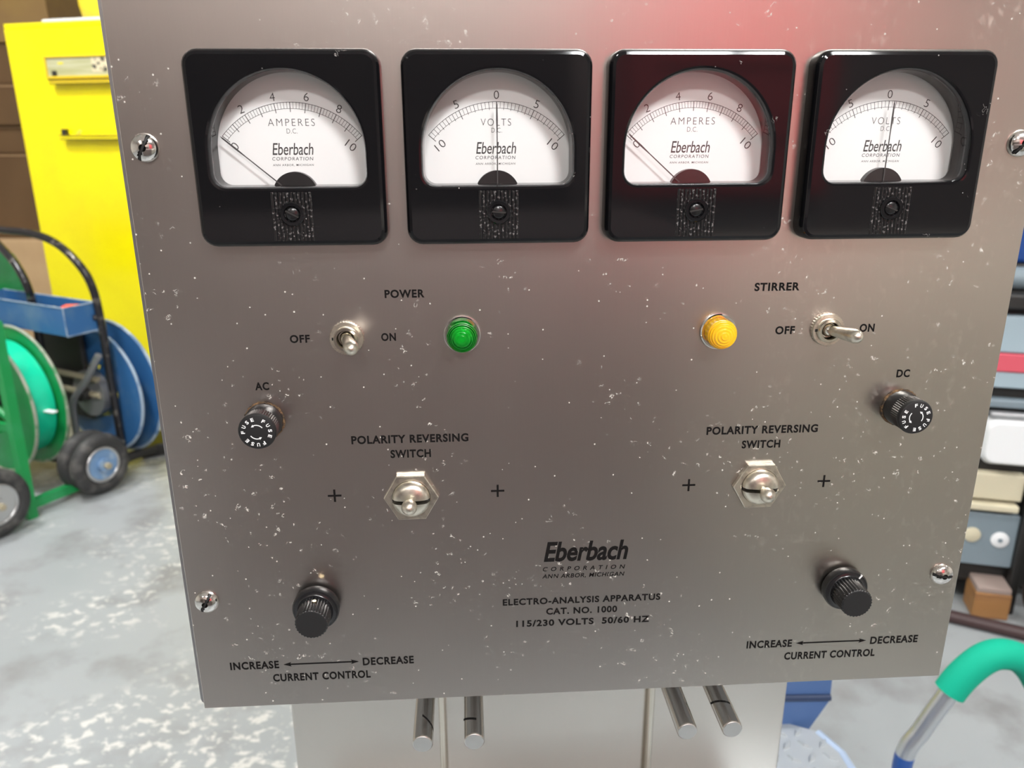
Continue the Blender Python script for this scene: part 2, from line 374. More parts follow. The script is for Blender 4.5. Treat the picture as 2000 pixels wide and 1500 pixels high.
# ------------------------------------------------------------------ ceiling lamps (round high-bay lamps)
def high_bay(x, y, lab, lm='lamp'):
    t = thing('high_bay_lamp', lab, 'lamp', (x, y, 3.3), 0, 'high bay lamps on the ceiling')
    def prof(p, seg=32):
        bm = bmesh.new(); loft(bm, [[(r * math.cos(2 * math.pi * i / seg), r * math.sin(2 * math.pi * i / seg), z) for i in range(seg)] for r, z in p]); return bm
    obj('lamp_housing', prof([(0.05, 0.0), (0.05, -0.05), (0.19, -0.07), (0.26, -0.13), (0.26, -0.15)]), 'housing', t, 40)
    obj('lamp_diffuser', prof([(0.25, -0.1502), (0.22, -0.165), (0.05, -0.17)]), lm, t, 40)
for x, y, l, lm in ((0.76, -1.95, 'round high bay ceiling lamp above the front of the meter panel', 'lamp_bright'),
                (-1.98, 1.95, 'round high bay ceiling lamp in front of the yellow cabinet', 'lamp'),
                (-1.2, 0.6, 'round high bay ceiling lamp left of the steel apparatus', 'lamp'),
                (2.6, 0.6, 'round high bay ceiling lamp above the grey machine', 'lamp_low'),
                (-2.2, -3.4, 'unseen fill lamp added at the rear of the room, left', 'lamp_dim_fill'),  # added as weak fill from the rear left
                (-0.2, -3.3, 'unseen fill lamp added at the rear of the room, over the brown stand-in cabinets', 'lamp_fill'),  # added as fill for the shaded part of the dials
                (1.25, -2.15, 'unseen lamp added to light the red stand-in chest', 'lamp')): high_bay(x, y, l, lm)  # added to brighten the red shape that the meter cases mirror

# ------------------------------------------------------------------ the apparatus
AX, AZ = 0.0548, 1.2
app = thing('electroanalysis_apparatus', 'brushed stainless steel electro-analysis apparatus with four black square meters', 'instrument', (AX, 0, AZ))
def rrect(hx, hz, r, h, n=6, cx=0, cz=0):
    p = []
    for sx, sz, a0 in ((1, 1, 0), (-1, 1, 90), (-1, -1, 180), (1, -1, 270)):
        for i in range(n + 1):
            a = R(a0 + 90 * i / n); p.append((cx + sx * (hx - r) + r * math.cos(a), -h, cz + sz * (hz - r) + r * math.sin(a)))
    return p
MX = [-0.1226, -0.0404, 0.0404, 0.1226]; MZ = -0.007
# front plate with cut-outs behind each meter
bm = bmesh.new()
def edges_of(vs): return [bm.edges.new((vs[i], vs[(i + 1) % len(vs)])) for i in range(len(vs))]
PL, PR, PT, PB = -0.1884, 0.1884, 0.058, -0.2725
outer = [(PL, 0, PB), (PR, 0, PB), (PR, 0, PT), (PL, 0, PT)]
def layer(h, ins):
    o = ring(bm, [(PL + ins, -h, PB + ins), (PR - ins, -h, PB + ins), (PR - ins, -h, PT - ins), (PL + ins, -h, PT - ins)])
    hs = [ring(bm, rrect(0.033, 0.033, 0.006, h, 3, x, MZ)) for x in MX]
    return o, hs
o1, h1 = layer(0.0, 0.0003); o2, h2 = layer(-0.0016, 0.0); om = ring(bm, [(p[0], 0.0003, p[2]) for p in outer])
es = edges_of(o1); [es.extend(edges_of(h)) for h in h1]
bmesh.ops.triangle_fill(bm, use_beauty=True, use_dissolve=False, edges=es)
es = [bm.edges.get((o2[i], o2[(i + 1) % 4])) or bm.edges.new((o2[i], o2[(i + 1) % 4])) for i in range(4)]
for h in h2: es.extend(edges_of(h))
bmesh.ops.triangle_fill(bm, use_beauty=True, use_dissolve=False, edges=es)
bridge(bm, o1, om); bridge(bm, om, o2)
for a, b in zip(h1, h2): bridge(bm, a, b)
plate = obj('front_panel', bm, 'panel', app)

# chassis: folded steel box behind the plate, open at the front
bm = bmesh.new()
def chl(y, ins): 
    x0, x1, z0, z1 = -0.1902 + ins, 0.1876 - ins, -0.2712 + ins, 0.057 - ins; r = 0.003
    q = []
    for cx_, cz_, a0 in ((x1 - r, z1 - r, 0), (x0 + r, z1 - r, 90), (x0 + r, z0 + r, 180), (x1 - r, z0 + r, 270)):
        for i in range(4): q.append((cx_ + r * math.cos(R(a0 + 30 * i)), y, cz_ + r * math.sin(R(a0 + 30 * i))))
    return q
loft(bm, [chl(0.03, 0.0015), chl(0.0018, 0.0015), chl(0.0018, 0.0), chl(0.30, 0.0)])
obj('chassis', bm, 'chassis', app, 35)
# rear column and foot
obj('column', nbox((-0.190, 0.160, -0.58), (0.185, 0.296, -0.2712), 0.0015), 'steel2', app)
obj('foot', nbox((-0.19, 0.02, -0.692), (0.185, 0.32, -0.58), 0.003), 'footgrey', app)
for x in (-0.0784, 0.0784):
    obj('support_rod', tube([(x, 0.1555, -0.578), (x, 0.1555, -0.273)], 0.0028, 16), 'nickel', app, 40)
# four horizontal electrode holders pointing at the viewer, each with an ink mark
for i, x in enumerate((-0.0818, -0.0552, 0.0566, 0.0806)):
    z = -0.3005
    bm = bmesh.new(); 
    loft(bm, [[(x + r * math.cos(2 * math.pi * k / 32), y, z + r * math.sin(2 * math.pi * k / 32)) for k in range(32)] for r, y in ((0.0054, 0.1605), (0.0054, 0.0006), (0.0049, 0.0))], True, False)
    rod = obj('electrode_holder', bm, 'rod', app, 40)
    bm = bmesh.new(); loft(bm, [[(x + r * math.cos(2 * math.pi * k / 32), y, z + r * math.sin(2 * math.pi * k / 32)) for k in range(32)] for r, y in ((0.0049, 0.0), (0.0046, -0.0002))], True, True)
    obj('rod_end', bm, 'rodend', rod)
    bm = bmesh.new(); a0, a1 = ((95, 0), (185, 75), (50, 5), (185, 55))[i]; y0 = (0.0150, 0.0165, 0.0165, 0.0205)[i]; L = []
    for k in range(9):
        a = R(a0 + (a1 - a0) * k / 8); yy = y0 - 0.006 * math.sin(math.pi * k / 16)
        L.append([(x + 0.00545 * math.cos(a), yy + s, z + 0.00545 * math.sin(a)) for s in (-0.0008, 0.0008)])
    vs = [[bm.verts.new(p) for p in l] for l in L]
    for p, q in zip(vs, vs[1:]): bm.faces.new((p[0], p[1], q[1], q[0]))
    obj('ink_mark', bm, 'ink', rod)['label'] = 'black ink band'

# ---- silk-screened lettering on the plate
def lettering(items, name='lettering', weight=0.034, shear=0.0, h=0.00004):
    bm = bmesh.new()
    for it in items:
        s, x, z, w, c = it[:5]; kw = it[5] if len(it) > 5 else {}
        add_text(bm, s, x * mm, z * mm, w * mm, c * mm, h, weight=kw.get('weight', weight), shear=kw.get('shear', shear), spacing=kw.get('spacing', 1.12))
    return obj(name, solid(bm, 0.00003), 'ink', plate)
lettering([('POWER', -80.4, -65.7, 16.85, 3.5)]); lettering([('OFF', -125.9, -84.6, 8.44, 3.5)]); lettering([('ON', -88.1, -84.5, 6.3, 3.5)])
lettering([('STIRRER', 81.2, -65.2, 20.1, 3.6)]); lettering([('OFF', 86.7, -84.8, 8.8, 3.65)]); lettering([('ON', 124.1, -84.4, 6.8, 3.65)])
lettering([('AC', -143.9, -105.5, 6.0, 3.6)]); lettering([('DC', 144.0, -106.1, 6.2, 3.7)])
for sx in (-1, 1):
    lettering([('POLARITY REVERSING', sx * 80.9, -131.8, 52.4, 3.9), ('SWITCH', sx * 80.9, -139.0, 18.2, 3.9)])
    cx = -129.5 if sx < 0 else 127.7
    lettering([('INCREASE', -161.5 if sx < 0 else 95.4, -248.5, 23.5, 4.35)])
    lettering([('DECREASE', -96.6 if sx < 0 else 160.6, -248.9, 25.0, 4.4)])
    lettering([('CURRENT CONTROL', cx, -256.2, 47.6, 4.4)])
    bm = bmesh.new(); hw = 18.4 * mm; x0 = (-129.3 if sx < 0 else 127.5) * mm; z0 = -248.7 * mm; h = 0.00004
    def P(x, z): return (x0 + x, -h, z0 + z)
    quad(bm, [P(-hw + 0.003, -0.0004), P(hw - 0.003, -0.0004), P(hw - 0.003, 0.0004), P(-hw + 0.003, 0.0004)])
    for s in (-1, 1): quad(bm, [P(s * hw, 0), P(s * (hw - 0.004), 0.0013), P(s * (hw - 0.0032), 0), P(s * (hw - 0.004), -0.0013)])
    obj('arrow_marking', solid(bm, 0.00003), 'ink', plate)
for x in (-116.4, -41.7, 48.1, 113.1):
    bm = bmesh.new(); h = 0.00004; c = 0.0031; w = 0.00048; x0 = x * mm; z0 = -0.1588
    pts = [(-c, -w), (-w, -w), (-w, -c), (w, -c), (w, -w), (c, -w), (c, w), (w, w), (w, c), (-w, c), (-w, w), (-c, w)]
    quad(bm, [(x0 + p, -h, z0 + q) for p, q in pts]); obj('plus_marking', solid(bm, 0.00003), 'ink', plate)
lettering([('Eberbach', 0.4, -191.6, 40.7, 10.6, dict(weight=0.027, shear=0.22, spacing=0.98))], weight=0.022)
lettering([('CORPORATION', -0.4, -200.9, 40.0, 2.25, dict(shear=0.2, spacing=1.9, weight=0.018)), ('ANN ARBOR, MICHIGAN', -0.6, -204.8, 40.1, 2.25, dict(shear=0.2, weight=0.018))])
lettering([('ELECTRO-ANALYSIS APPARATUS', -1.0, -218.4, 77.6, 3.6), ('CAT. NO. 1000', -1.0, -224.4, 35.1, 3.6), ('115/230 VOLTS  50/60 HZ', -0.2, -230.8, 66.2, 3.6)])

# ---- panel meters
FH = 0.0086; DH = -0.004; PZ = -0.01806 ; HA = R(49.6)
def dloop(o, h, cx=0.0, n=40, m=6):
    r = 0.0300 + o; cz = -0.00035; zb = -0.0139 - o; rc = 0.0052 + o; p = []
    for i in range(n + 1):
        a = math.pi * i / n; p.append((r * math.cos(a), -h, cz + r * math.sin(a)))
    for i in range(m + 1):
        a = math.pi + math.pi / 2 * i / m; p.append((-r + rc + rc * math.cos(a), -h, zb + rc + rc * math.sin(a)))
    for i in range(m + 1):
        a = 1.5 * math.pi + math.pi / 2 * i / m; p.append((r - rc + rc * math.cos(a), -h, zb + rc + rc * math.sin(a)))
    return p
def meter(x, kind, lab):
    t = thing('panel_meter', lab, 'meter'); del t['label'], t['category']
    bpy.data.objects.remove(t)
    bm = bmesh.new()
    rs = [ring(bm, rrect(hx, hx, r, h)) for hx, r, h in ((0.0373, 0.0062, 0.0001), (0.0372, 0.0062, 0.0055), (0.0368, 0.0058, 0.0072), (0.0360, 0.0050, 0.0082), (0.0349, 0.0040, FH))]
    for a, b in zip(rs, rs[1:]): bridge(bm, a, b)
    ls = [ring(bm, dloop(o, h)) for o, h in ((0.0012, FH), (0.0004, FH - 0.0002), (0.0, FH - 0.0009), (-0.0002, FH - 0.004), (-0.0004, DH + 0.0012))]
    for a, b in zip(ls, ls[1:]): bridge(bm, a, b)
    eo = lambda v: [bm.edges.get((v[i], v[(i + 1) % len(v)])) for i in range(len(v))]
    flat = [g for g in bmesh.ops.triangle_fill(bm, use_beauty=True, use_dissolve=False, edges=eo(rs[-1]) + eo(ls[0]))['geom'] if isinstance(g, bmesh.types.BMFace)]
    for f in flat: f.material_index = 1
    bw = ring(bm, rrect(0.0325, 0.0325, 0.005, 0.0001)); bk = ring(bm, rrect(0.0325, 0.0325, 0.005, -0.0062))
    bridge(bm, bw, bk); bm.faces.new(bk)
    bmesh.ops.triangle_fill(bm, use_beauty=True, use_dissolve=False, edges=[bm.edges.get((rs[0][i], rs[0][(i + 1) % len(rs[0])])) for i in range(len(rs[0]))] + [bm.edges.get((bw[i], bw[(i + 1) % len(bw)])) for i in range(len(bw))])
    case = obj('panel_meter', bm, 'bakelite', app, 28, (x, 0, MZ))
    case['label'] = lab
    # ribbed band below the window
    bm = bmesh.new(); n = 11; wd = 0.0163; pt = wd / n
    for i in range(n):
        xc = -wd / 2 + pt * (i + 0.5); z0, z1 = -0.0348, -0.0157
        sec = [(-0.46, 0), (-0.30, 0.55), (0.0, 0.75), (0.30, 0.55), (0.46, 0)]
        loft(bm, [[(xc + a * pt, -(FH - 0.0003 + b * 0.001), z) for a, b in sec] for z in (z0, z1)])
    obj('ribbed_band', bm, 'ribs', case, 60)
    sc = lathe([(0.0048, FH - 0.0002), (0.0048, FH + 0.0009), (0.0044, FH + 0.0013), (0.0033, FH + 0.0013), (0.0030, FH + 0.0008), (0.0030, FH - 0.0001)], 40, cz=-0.0242, cap0=False, cap1=False)
    rg = obj('screw_bushing', sc, 'bakelite', case, 40)
    zs = lathe([(0.0029, FH - 0.0001), (0.0028, FH + 0.0006), (0.0022, FH + 0.0010), (0.0001, FH + 0.0012)], 32, cz=-0.0242)
    zo = obj('zero_screw', zs, 'black_plastic', case, 50)
    bm = nbox((-0.0027, -FH - 0.00125, -0.0003), (0.0027, -FH - 0.0006, 0.0003)); bmesh.ops.rotate(bm, cent=(0, 0, 0), matrix=Matrix.Rotation(R({0: 28, 1: 5, 2: -10, 3: 22}[kind[1]]), 3, 'Y'), verts=bm.verts)
    bmesh.ops.translate(bm, vec=(0, 0, -0.0242), verts=bm.verts); obj('screw_slot', bm, 'darkiron', zo)
    # dial
    bm = bmesh.new(); loft(bm, [dloop(0.0012, DH), dloop(0.0012, DH - 0.0006)]); dial = obj('dial_plate', bm, 'dial', case)
    bm = bmesh.new(); h = -DH * -1 + 0.00003
    h = DH + 0.00003; c0 = 0.0
    volts = kind[0] == 'V'
    for r, w in ((0.0364, 0.00020), (0.03395, 0.00016)): strip(bm, -HA, HA, r - w, r, h, c0, PZ, 60)
    N = 40 if volts else 50
    for i in range(N + 1):
        a = -HA + 2 * HA * i / N; lo = 0.03395; w = 0.00008
        if volts:
            if i % 2 == 0: lo = 0.0333; w = 0.0001
            if i % 10 == 0: lo = 0.0326; w = 0.00014
        elif i % 5 == 0: lo = 0.0326; w = 0.00014
        s, c = math.sin(a), math.cos(a)
        quad(bm, [(c0 + r * s + k * w * c, -h, PZ + r * c - k * w * s) for r, k in ((lo, -1), (lo, 1), (0.0364, 1), (0.0364, -1))])
    obj('scale_marking', bm, 'dialink', dial)
    bm = bmesh.new()
    def num(s, frac, r, rotf, w):
        a = HA * frac; add_text(bm, s, r * math.sin(a), PZ + r * math.cos(a), w, 0.0031, h, rot=-a * rotf, weight=-0.008)
    if volts:
        num('0', 0, 0.0389, 0, 0.0021); num('5', -0.5, 0.0389, 0.8, 0.0019); num('5', 0.5, 0.0389, 0.8, 0.0019)
        num('10', -1.0, 0.0303, 0.8, 0.0042); num('10', 1.0, 0.0303, 0.8, 0.0042)
        add_text(bm, 'VOLTS', -0.0003, 0.0104, 0.0123, 0.0027, h, weight=-0.014, spacing=1.25)
    else:
        for s, f in (('2', -0.6), ('4', -0.2), ('6', 0.2), ('8', 0.6)): num(s, f, 0.0388, 0.6, 0.0020)
        num('0', -1.0, 0.0303, 0.9, 0.0021); num('10', 1.0, 0.0303, 0.8, 0.0042)
        add_text(bm, 'AMPERES', 0.0, 0.0106, 0.0185, 0.0027, h, weight=-0.014, spacing=1.3)
    add_text(bm, 'D.C.', 0, 0.0073, 0.0043, 0.0018, h, weight=-0.012)
    add_text(bm, 'Eberbach', -0.0003, 0.0004, 0.0164, 0.0046, h, weight=0.006, shear=0.18, spacing=0.98)
    add_text(bm, 'CORPORATION', -0.0006, -0.0034, 0.0164, 0.0013, h, weight=0.004, shear=0.12, spacing=1.25)
    add_text(bm, 'ANN ARBOR, MICHIGAN', -0.0006, -0.00585, 0.0164, 0.0008, h, weight=0.004, shear=0.12, spacing=1.2)
    obj('dial_lettering', bm, 'dialink', dial)
    # black pivot cover showing as a half disc at the window's lower edge
    bm = bmesh.new(); seg = 40; rr = 0.0091; zc = -0.0175; zb = -0.0148; a0 = math.asin((zb - zc) / rr)
    L = [[(rr * math.cos(a0 + (math.pi - 2 * a0) * i / seg), -hh, zc + rr * math.sin(a0 + (math.pi - 2 * a0) * i / seg)) for i in range(seg + 1)] for hh in (DH, DH + 0.0032)]
    loft(bm, L); obj('pivot_cover', bm, 'pivot', case)
    # needle: a flat tapered pointer 3.6 mm above the dial
    ang = (-HA * 0.985 if not volts else {1: -0.001, 3: 0.012}[kind[1]]); hn = DH + 0.0036
    if kind[1] == 0: ang = -HA * 1.0
    s, c = math.sin(ang), math.cos(ang); bm = bmesh.new()
    def Q(r, k): return (r * s + k * c, -hn, PZ + r * c - k * s)
    prof = [(0.004, 0.00026), (0.024, 0.00020), (0.029, 0.00036), (0.0350, 0.00028), (0.0361, 0.00005)]
    Lp = [Q(r, w) for r, w in prof] + [Q(r, -w) for r, w in reversed(prof)]
    quad(bm, Lp); obj('needle', solid(bm, 0.00015), 'dialink', case)
    bm = bmesh.new(); loft(bm, [dloop(-0.0002, 0.0046), dloop(-0.0002, 0.0058)]); obj('window_glass', bm, 'glass', case)
    return case
meter(MX[0], ('A', 0), 'leftmost black ammeter with needle at zero')
meter(MX[1], ('V', 1), 'black voltmeter with centre zero between the two ammeters')
meter(MX[2], ('A', 2), 'black ammeter mirroring red in its face, between the two voltmeters')
meter(MX[3], ('V', 3), 'rightmost black voltmeter with centre zero')

# ---- panel screws
for x, z, sa in ((-0.1794, -0.0058, -62), (0.1794, -0.0058, -50), (-0.1800, -0.2117, -62), (0.1794, -0.2114, 8)):
    bm = lathe([(0.0056, 0.0001), (0.0055, 0.0007)] + [(0.0055 * math.cos(t), 0.0007 + 0.0028 * math.sin(t)) for t in [R(q) for q in (15, 30, 45, 60, 75, 88)]], 40)
    # sawn slot
    rot = Matrix.Rotation(R(sa), 4, 'Y')
    bmesh.ops.rotate(bm, cent=(0, 0, 0), matrix=rot.inverted().to_3x3(), verts=bm.verts)
    for zc in (-0.00045, 0.00045):
        bmesh.ops.bisect_plane(bm, geom=list(bm.verts) + list(bm.edges) + list(bm.faces), plane_co=(0, 0, zc), plane_no=(0, 0, 1))
    for v in bm.verts:
        if abs(v.co.z) < 0.00046 and v.co.y < -0.0012: v.co.y = -0.0012
    for v in list(bm.verts):
        if abs(abs(v.co.z) - 0.00045) < 1e-6 and v.co.y <= -0.0012 and v.co.z != 0: pass
    bmesh.ops.rotate(bm, cent=(0, 0, 0), matrix=rot.to_3x3(), verts=bm.verts)
    so = obj('panel_screw', bm, 'screwmetal', app, 40, (x, 0, z))
    bm = nbox((-0.0053, -0.0036, -0.0004), (0.0053, -0.0012, 0.0004))
    # dark slot insert follows the dome
    bm.free(); bm = bmesh.new(); P2 = []
    for i in range(13):
        xx = -0.0053 + 0.0106 * i / 12; yy = -(0.0007 + 0.0028 * math.sqrt(max(0, 1 - (xx / 0.0055) ** 2))) + 0.0002; P2.append((xx, min(yy, -0.0009)))
    loft(bm, [[(p, q, z_) for p, q in P2] + [(0.0053, -0.0005, z_), (-0.0053, -0.0005, z_)] for z_ in (-0.00046, 0.00046)])
    bmesh.ops.transform(bm, matrix=rot, verts=bm.verts)
    bmesh.ops.translate(bm, vec=(0, -0.00022, 0), verts=bm.verts)
    obj('screw_slot', bm, 'slot', so)

# ---- toggle switches (power and stirrer)
def toggle(x, z, tip, lab):
    bm = lathe([(0.0074, 0.0001), (0.0074, 0.0016), (0.0070, 0.0022), (0.0054, 0.0022)], 72, lambda r, h, a, i, k: r - (0.0003 if (i % 2 and k < 2) else 0), cap1=False)
    nut = obj('toggle_switch', bm, 'nickelworn', app, 40, (x, 0, z)); nut['label'] = lab
    bm = lathe([(0.0054, 0.0015), (0.0054, 0.0036), (0.0050, 0.0042), (0.0040, 0.0042), (0.0036, 0.0030), (0.0034, 0.0012)], 48, cap0=False, cap1=True)
    obj('bushing', bm, 'nickel', nut, 35)
    bm = nbox((-0.0062, -0.0024, -0.0006), (-0.0050, -0.0020, 0.0006)); obj('keyway', bm, 'slot', nut)
    bm = lathe(sphere_prof(0.0030, 0.0016, 6), 24, cap0=True); obj('lever_ball', bm, 'nickel', nut, 60)
    d = (Vector(tip) - Vector((0, -0.001, 0))); L = d.length; d.normalize()
    pr = [(0.00, 0.0023), (0.22, 0.0023), (0.55, 0.0028), (0.82, 0.0032)] + [(0.82 + 0.2 * math.sin(t), 0.0032 * math.cos(t)) for t in [R(q) for q in (25, 45, 65, 80, 88)]]
    bm = tube([Vector((0, -0.001, 0)) + d * (L * f) for f, r in pr], [r for f, r in pr], 24)
    obj('lever', bm, 'nickelworn', nut, 60)
toggle(-0.1058, -0.0844, (0.0046, -0.0200, -0.0002), 'power toggle switch left of the green lamp')
toggle(0.1056, -0.0846, (0.0066, -0.0185, 0.0006), 'stirrer toggle switch right of the amber lamp')

# ---- polarity switches: hexagon nut, slotted dome, ball lever
def polarity(x, z, tip, lab):
    hexa = lambda r, h: [(r * math.cos(R(60 * i)), -h, r * math.sin(R(60 * i))) for i in range(6)]
    bm = bmesh.new(); rs = [ring(bm, hexa(r, h)) for r, h in ((0.0126, 0.0001), (0.0126, 0.0022), (0.0122, 0.0026))]
    for a, b in zip(rs, rs[1:]): bridge(bm, a, b)
    c = ring(bm, [(0.0088 * math.cos(2 * math.pi * i / 48), -0.0026, 0.0088 * math.sin(2 * math.pi * i / 48)) for i in range(48)])
    ee = lambda v: [bm.edges.get((v[i], v[(i + 1) % len(v)])) or bm.edges.new((v[i], v[(i + 1) % len(v)])) for i in range(len(v))]
    bmesh.ops.triangle_fill(bm, use_beauty=True, use_dissolve=False, edges=ee(rs[-1]) + ee(c))
    c2 = ring(bm, [(v.co.x, -0.0008, v.co.z) for v in c]); bridge(bm, c, c2); bm.faces.new(c2)
    nut = obj('polarity_switch', bm, 'nickelworn', app, 30, (x, 0, z)); nut['label'] = lab
    # two half domes with a gap between them
    for sgn, nm in ((1, 'dome_half'), (-1, 'dome_half')):
        bm = lathe([(0.0086, 0.0009), (0.0086, 0.0040), (0.0080, 0.0050)] + [(0.0080 * math.cos(t), 0.0050 + 0.0022 * math.sin(t)) for t in [R(q) for q in (20, 40, 60, 75, 89)]], 48)
        bmesh.ops.bisect_plane(bm, geom=list(bm.verts) + list(bm.edges) + list(bm.faces), plane_co=(0, 0, sgn * 0.0009 - 0.0004), plane_no=(0, 0, sgn), clear_inner=True)
        es = [e for e in bm.edges if e.is_boundary]; bmesh.ops.holes_fill(bm, edges=es)
        obj(nm, bm, 'nickelworn', nut, 40)
    obj('slot_floor', lathe([(0.0085, 0.0009), (0.0085, 0.0030)], 40), 'slot', nut)
    d = Vector(tip) - Vector((0, -0.002, 0)); L = d.length; d.normalize(); A = Vector((0, -0.002, 0)); r = 0.0036
    pr = [(0, 0.0012), (0.4, 0.0015), (L - r * 0.95, 0.0017)] if False else []
    path = [A, A + d * (L - r * 0.92)]; rad = [0.0016, 0.0018]
    for q in (-60, -40, -20, 0, 20, 40, 60, 75, 88): path.append(A + d * (L + r * math.sin(R(q)))); rad.append(r * math.cos(R(q)))
    obj('ball_lever', tube(path, rad, 28), 'nickelworn', nut, 60)
polarity(-0.0814, -0.1600, (-0.0004, -0.0112, -0.0004), 'left polarity reversing switch with hexagon nut and ball lever')
polarity(0.0813, -0.1594, (0.0004, -0.0116, -0.0002), 'right polarity reversing switch with hexagon nut and ball lever')

# ---- indicator lamps
def lamp(x, z, lens, lab, core):
    bm = lathe([(0.0080, 0.0001), (0.0080, 0.0012), (0.0076, 0.0017), (0.0068, 0.0017), (0.0066, 0.0008)], 48, cap1=True)
    bz = obj('indicator_lamp', bm, 'chrome', app, 35, (x, 0, z)); bz['label'] = lab
    R0 = 0.0064; pr = [(R0, 0.0010), (R0, 0.0058)]
    for i in range(1, 7):       # stepped rings over the dome
        a = math.pi / 2 * i / 7; r1 = R0 * math.cos(a) ; hh = 0.0058 + 0.0048 * math.sin(a)
        pr += [(r1 + 0.00030, hh - 0.0002), (r1 + 0.00005, hh + 0.0003), (r1 - 0.00040, hh + 0.00022)]
    pr += [(0.0006, 0.01075), (0.0001, 0.0108)]
    bm = lathe(pr, 60, (lambda r, h, a, i, k: r - (0.00022 if (i % 3 == 0 and k < 2) else 0)) if not core else None)
    obj('lens', bm, lens, bz, 70)
    if core:
        obj('lens_core', lathe([(0.0042, 0.0012), (0.0040, 0.0052), (0.0030, 0.0068), (0.0012, 0.0074)], 32), core, bz, 60)
lamp(-0.0564, -0.0838, 'greenlens', 'green jewel indicator lamp', 'greencore')
lamp(0.0563, -0.0846, 'amberlens', 'amber ribbed indicator lamp', None)

# ---- fuse holders
def arc_text(bm, word, mid, r, span, size, h):
    n = len(word)
    for i, chx in enumerate(word):
        a = mid - span * (i / (n - 1) - 0.5)           # clockwise
        add_text(bm, chx, r * math.cos(a), r * math.sin(a), size * 0.78, size, h, rot=a - math.pi / 2, weight=0.03)
def fuse(x, z, mids, arr, lab):
    bm = lathe([(0.0082, 0.0012), (0.0080, 0.0065), (0.0076, 0.0072), (0.0076, 0.0078)], 48)
    body = obj('fuse_holder', bm, 'black_plastic', app, 40, (x, 0, z)); body['label'] = lab
    bm = lathe([(0.0085, 0.0001), (0.0087, 0.0006), (0.0082, 0.0013)], 60, lambda r, h, a, i, k: r * (1 + random.uniform(-0.03, 0.05))); obj('rusty_washer', bm, 'rust', body, 60)
    bm = lathe([(0.0079, 0.0074), (0.0079, 0.0130)], 96, lambda r, h, a, i, k: r - (0.00035 if i % 2 else 0)); cap = obj('fuse_cap', bm, 'flute', body)
    bm = lathe([(0.0079, 0.0128), (0.0080, 0.0138), (0.0076, 0.0146), (0.0072, 0.01475)], 60); obj('cap_face', bm, 'flat_black', cap, 40)
    bm = bmesh.new(); h = 0.0148
    for m_ in mids: arc_text(bm, 'FUSE', R(m_), 0.0057, R(76), 0.0016, h)
    for c0 in arr:
        a0, a1 = R(c0 - 38), R(c0 + 38); r = 0.0031
        P_ = [(bm.verts.new(((r - 0.0002) * math.cos(a0 + (a1 - a0) * i / 10), -h, (r - 0.0002) * math.sin(a0 + (a1 - a0) * i / 10))), bm.verts.new(((r + 0.0002) * math.cos(a0 + (a1 - a0) * i / 10), -h, (r + 0.0002) * math.sin(a0 + (a1 - a0) * i / 10)))) for i in range(11)]
        for p, q in zip(P_, P_[1:]): bm.faces.new((p[0], p[1], q[1], q[0]))
        tp = a1 + R(22); quad(bm, [((r + o) * math.cos(a), -h, (r + o) * math.sin(a)) for o, a in ((0.0006, a1), (0, tp), (-0.0006, a1))])
    obj('fuse_lettering', solid(bm, 0.00003), 'white_ink', cap)
fuse(-0.1442, -0.1212, (142, 18, -100), (75, 250), 'AC fuse holder with black knurled cap')
fuse(0.1443, -0.1222, (60, -52, 188), (5, 175), 'DC fuse holder with black knurled cap')

# ---- current control knobs
def knob(x, z, lab, brass, pointer):
    bm = lathe([(0.0098, 0.0012), (0.0108, 0.0020), (0.0110, 0.0052), (0.0104, 0.0062), (0.0088, 0.0064), (0.0084, 0.0068)], 64)
    sk = obj('control_knob', bm, 'black_plastic', app, 40, (x, 0, z)); sk['label'] = lab
    obj('shaft_nut', lathe([(0.0075, 0.0001), (0.0075, 0.0014)], 32), 'darkiron', sk)
    bm = lathe([(0.0080, 0.0064), (0.0076, 0.0168), (0.0073, 0.0172)], 120, lambda r, h, a, i, k: r - (0.0, 0.0002, 0.0006, 0.0002)[i % 4]); g = obj('fluted_grip', bm, 'flute', sk, 80)
    bm = lathe([(0.0070, 0.01715), (0.0068, 0.0174)], 48); obj('knob_face', bm, 'flat_black', sk)
    if brass is not None:
        a = R(brass); bm = bmesh.new(); c = Vector((0.0081 * math.cos(a), -0.0105, 0.0081 * math.sin(a))); n = Vector((math.cos(a), 0, math.sin(a)))
        obj('set_screw', disc_axis(c - n * 0.0004, n, 0.0009, 0.001, 20), 'brass', sk)
    if pointer is not None:
        a = R(pointer); bm = bmesh.new(); box(bm, (0.0086, -0.0066, -0.00035), (0.0108, -0.0056, 0.00035)); bmesh.ops.rotate(bm, cent=(0, 0, 0), matrix=Matrix.Rotation(-a, 3, 'Y'), verts=bm.verts)
        obj('pointer_line', bm, 'white_ink', sk)
knob(-0.1284, -0.2150, 'left black fluted control knob with brass set screw', 84, None)
knob(0.1284, -0.2152, 'right black fluted control knob with white pointer line', None, 52)

